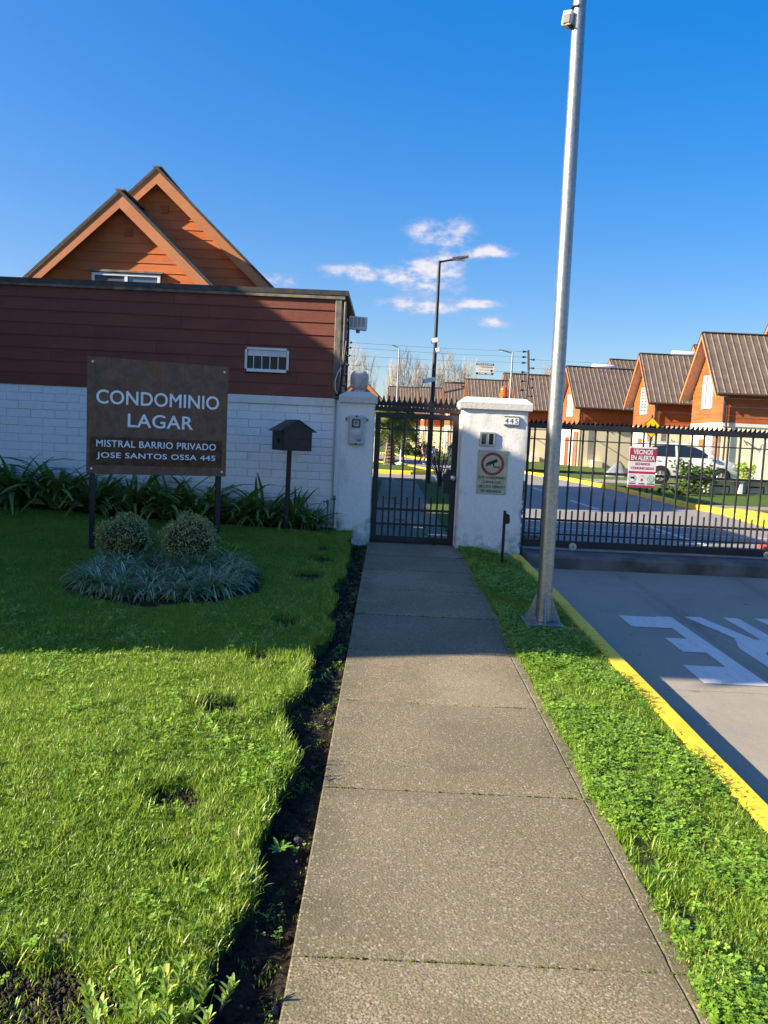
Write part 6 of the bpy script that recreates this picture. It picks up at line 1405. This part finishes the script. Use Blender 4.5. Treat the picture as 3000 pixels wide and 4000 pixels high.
def leaf_tree(name, label, loc, trunk_h, crown, n, mat, leaf=0.06, cat='tree', seed=1, group=None, stems=1):
    """trunk with limbs and a crown of clustered leaves; crown = (rx, ry, rz)"""
    t = thing(name, label, cat, loc, 0, group); r_ = random.Random(seed); mb = MB(); L = Leaves(); rx, ry, rz_ = crown; cz = trunk_h + rz_ * 0.8
    mb.tube([(0, 0, -0.1), (0.03, 0.02, trunk_h * 0.6), (0, 0, trunk_h + rz_ * 0.5)], [max(0.012, rz_ * 0.07), rz_ * 0.05 + 0.006, 0.006], 6)
    for k in range(26):
        d = Vector((r_.gauss(0, 1), r_.gauss(0, 1), r_.gauss(0, 0.9))).normalized(); q = r_.uniform(0.45, 0.95); c = Vector((d.x * rx * q, d.y * ry * q, cz + d.z * rz_ * q))
        mb.tube([(0, 0, trunk_h * r_.uniform(0.5, 1.0)), (c.x * 0.5, c.y * 0.5, (c.z + trunk_h) / 2), c], [rz_ * 0.022 + 0.003, rz_ * 0.012 + 0.002, 0.002], 4, caps=False)
        cr = min(rx, rz_) * r_.uniform(0.22, 0.42)
        for j in range(n // 26):
            p = c + Vector((r_.gauss(0, .55), r_.gauss(0, .55), r_.gauss(0, .5))) * cr; u = Vector((r_.gauss(0, 1), r_.gauss(0, 1), r_.gauss(0, 0.6))).normalized(); w = u.cross(Vector((r_.gauss(0, 1), r_.gauss(0, 1), r_.gauss(0, 1)))).normalized(); s = leaf * r_.uniform(0.6, 1.2)
            L.quad(p, u * s, w * s * 0.5, min(1, max(0, r_.gauss(0.45, 0.25))))
    mb.build('trunk', BARK, t, smooth=60); tag(link('crown', L.mesh('crown', mat), t), kind='stuff'); return t
leaf_tree('garden_tree', 'loose green treetop above the wall at the left edge', (-12.9, 26.0, 0), 2.5, (1.3, 1.3, 2.1), 1500, SHRUBM, 0.09, seed=3)
leaf_tree('leafy_shrub', 'dark glossy shrub in the yard in front of the white car', (9.98, 26.6, 0.1), 0.05, (0.60, 0.55, 0.56), 1700, SHRUBM, 0.075, 'shrub', 5)
leaf_tree('leafy_shrub', 'low grey-green shrub at the foot of the dark glossy shrub', (9.3, 25.4, 0.1), 0.0, (0.9, 0.6, 0.22), 1200, SHRUBM, 0.05, 'shrub', 6)
leaf_tree('leafy_shrub', 'orange-tipped potted shrub beside the yard wall', (13.7, 31.0, 0.2), 0.2, (0.38, 0.35, 0.45), 900, HEBEM, 0.06, 'shrub', 8)
leaf_tree('leafy_shrub', 'bright green shrub behind the palm tree trunk', (1.0, 62.0, 0.1), 0.4, (1.3, 1.0, 1.5), 1800, SHRUBM, 0.13, 'shrub', 9)
leaf_tree('leafy_shrub', 'low dark shrubs by the far kerb left of the boy', (2.4, 62.0, 0.1), 0.1, (1.6, 0.8, 0.7), 1500, SHRUBM, 0.12, 'shrub', 10)
leaf_tree('leafy_shrub', 'small shrub beside the meter wall beyond the walking gate', (-1.2, 70.0, 0.1), 0.3, (2.0, 1.0, 1.6), 1500, SHRUBM, 0.14, 'shrub', 12)
# bare twiggy shrub by the inner path
tw = thing('bare_shrub', 'nearly bare twiggy shrub beside the inner footpath lamp', 'shrub', (1.62, 24.6, 0.05)); mb = MB(); L = Leaves(); r_ = random.Random(4)
for k in range(26):
    a = r_.uniform(0, 6.28); o_ = r_.uniform(0.1, 0.55); h = r_.uniform(0.6, 1.35); P0 = Vector((0, 0, 0)); P1 = Vector((math.cos(a) * o_ * 0.5, math.sin(a) * o_ * 0.5, h * 0.55)); P2 = Vector((math.cos(a) * o_, math.sin(a) * o_, h)); mb.tube([P0, P1, P2], [0.016, 0.010, 0.004], 4, caps=False)
    for j in range(3):
        s0 = P1.lerp(P2, r_.random()); e = s0 + Vector((r_.gauss(0, .14), r_.gauss(0, .14), r_.uniform(0.0, 0.2))); mb.tube([s0, e], [0.006, 0.003], 3, caps=False)
        for q in range(2): u = Vector((r_.gauss(0, 1), r_.gauss(0, 1), r_.gauss(0, 1))).normalized(); w = u.orthogonal().normalized(); L.quad(e, u * 0.04, w * 0.022, r_.random())
mb.build('twigs', plain('dark twigs', (0.035, 0.025, 0.02), 0.9), tw, fix=False); link('dry_leaves', L.mesh('dry_leaves', SHRUBM), tw)
for (x, y, s, lab) in ((1.95, 27.9, 0.30, 'pale rock near the inner footpath end'), (1.5, 28.3, 0.22, 'smaller pale rock beside the inner footpath end'), (2.3, 27.4, 0.25, 'pale rock nearest the road corner')):
    o = link('rock', st_m[1].copy(), None, (x, y, 0.1), (0.2, 0.1, x), (s * 1.3, s, s)); o.data.materials.clear(); o.data.materials.append(WHITEWALL); tag(o, lab, 'rock')
# palm tree and its stake
pt = thing('palm_tree', 'short palm tree on the kerbed island behind the walking gate', 'palm tree', (0.05, 40.6, 0.1)); mb = MB()
prof = []; 
for k in range(13):
    z_ = k * 0.17; r0 = 0.30 - 0.14 * min(1, z_ / 1.4) ; prof += [(r0 + 0.045, z_), (r0 - 0.02, z_ + 0.11)]
mb.lathe(prof, 14); mb.build('trunk', BARK, pt)
fr_ = []
for i in range(3):
    r_ = random.Random(50 + i); L = Leaves(); pts = leaf_verts(1.5, 0.03, 1.0 + 0.3 * i, 0.0, 7)
    L.strap((0, 0, 0), 0, pts, 0.8, 0.2)
    # fan of leaflets at the end of the stalk
    ex, ez, _ = pts[5]; 
    for k in range(30):
        a = R(-115 + 230 * k / 29); Ln = r_.uniform(0.55, 0.8); cd, sd = math.cos(a), math.sin(a); o0 = Vector((ex * 0.8, 0, ez * 0.9)); d = Vector((cd * 0.85, sd, cd * 0.35 - 0.15)).normalized()
        w = d.cross(Vector((0, 0, 1))).normalized() * 0.02; tip = o0 + d * Ln + Vector((0, 0, -0.12)); n0 = len(L.v); L.v += [tuple(o0 - w * .4), tuple(o0 + w * .4), tuple(o0 + d * Ln * .6 + w), tuple(tip), tuple(o0 + d * Ln * .6 - w)]; L.t += [r_.random()] * 5; L.f.append((n0, n0 + 1, n0 + 2, n0 + 3, n0 + 4))
    fr_.append(L.mesh('frond', PALMM))
for k in range(38):
    lean = 0.1 + 1.5 * (k / 38) ; link('frond', fr_[k % 3], pt, (0, 0, 2.1), (random.uniform(-.1, .1), lean, k * 2.4), [random.uniform(0.9, 1.15)] * 3)
stk = thing('palm_stake', 'leaning timber stake beside the palm trunk', 'stake', (-0.15, 40.4, 0.1)); mb = MB(); mb.tube([(-0.05, 0, -0.1), (0.30, 0.1, 3.3)], 0.045, 6); mb.build('stake', plain('weathered stake', (0.30, 0.25, 0.19), 0.85), stk)
wp = thing('marker_post', 'thin white marker post with a round foot beside the palm', 'post', (0.62, 41.3, 0.1)); mb = MB(); mb.tube([(0, 0, 0), (0.02, 0, 2.6)], 0.035, 6); mb.build('post', WPLAST, wp); MB().lathe([(0.2, 0), (0.18, 0.1), (0.05, 0.16)], 14).build('foot', WPLAST, wp, smooth=40)
# black sheeted car beyond the road, grey tarp beside a house
bm = bmesh.new(); bmesh.ops.create_icosphere(bm, subdivisions=4, radius=1.0)
for v in bm.verts:
    d = v.co.copy(); q = 1 + 0.05 * math.sin(d.x * 9 + d.y * 5) + 0.04 * math.sin(d.z * 8 + d.x * 14)
    v.co = Vector((math.copysign(abs(d.x) ** 0.7, d.x) * 2.0 * q, math.copysign(abs(d.y) ** 0.7, d.y) * q, max(-0.1, math.copysign(abs(d.z) ** 0.8, d.z) * 0.75 + 0.67)))
me = bpy.data.meshes.new('cover'); bm.to_mesh(me); bm.free(); me.materials.append(plain('black cover cloth', (0.02, 0.02, 0.022), 0.5, var=0.2)); me.polygons.foreach_set('use_smooth', [True] * len(me.polygons))
tag(link('covered_car', me, None, (6.0, 55.5, 0.1)), 'car under a black cover beyond the far kerb', 'car')
mb = MB(); V = []; F_ = []; nth = 36
for i in range(9):
    t = i / 8; rr = 0.48 * (1 - t ** 1.5) + 0.015; 
    for j in range(nth):
        a = 2 * math.pi * j / nth; f = 1 + (1 - t) * (0.13 * math.sin(5 * a + 1) + 0.08 * math.sin(9 * a)); V.append((rr * f * math.cos(a) * 1.15 + 0.10 * t, rr * f * math.sin(a) * 0.8, 0.78 * t))
for i in range(8):
    for j in range(nth): p = i * nth + j; q = i * nth + (j + 1) % nth; F_.append((p, q, q + nth, p + nth))
F_.append(tuple(range(8 * nth, 9 * nth))); mb.add(V, F_)
tag(mb.build('covered_heap', plain('grey tarpaulin', (0.16, 0.17, 0.20), 0.5, var=0.2), None, smooth=50, loc=(10.9, 38.5, 0.1)), 'bulky thing under a grey tarpaulin beside a row house', 'tarpaulin')
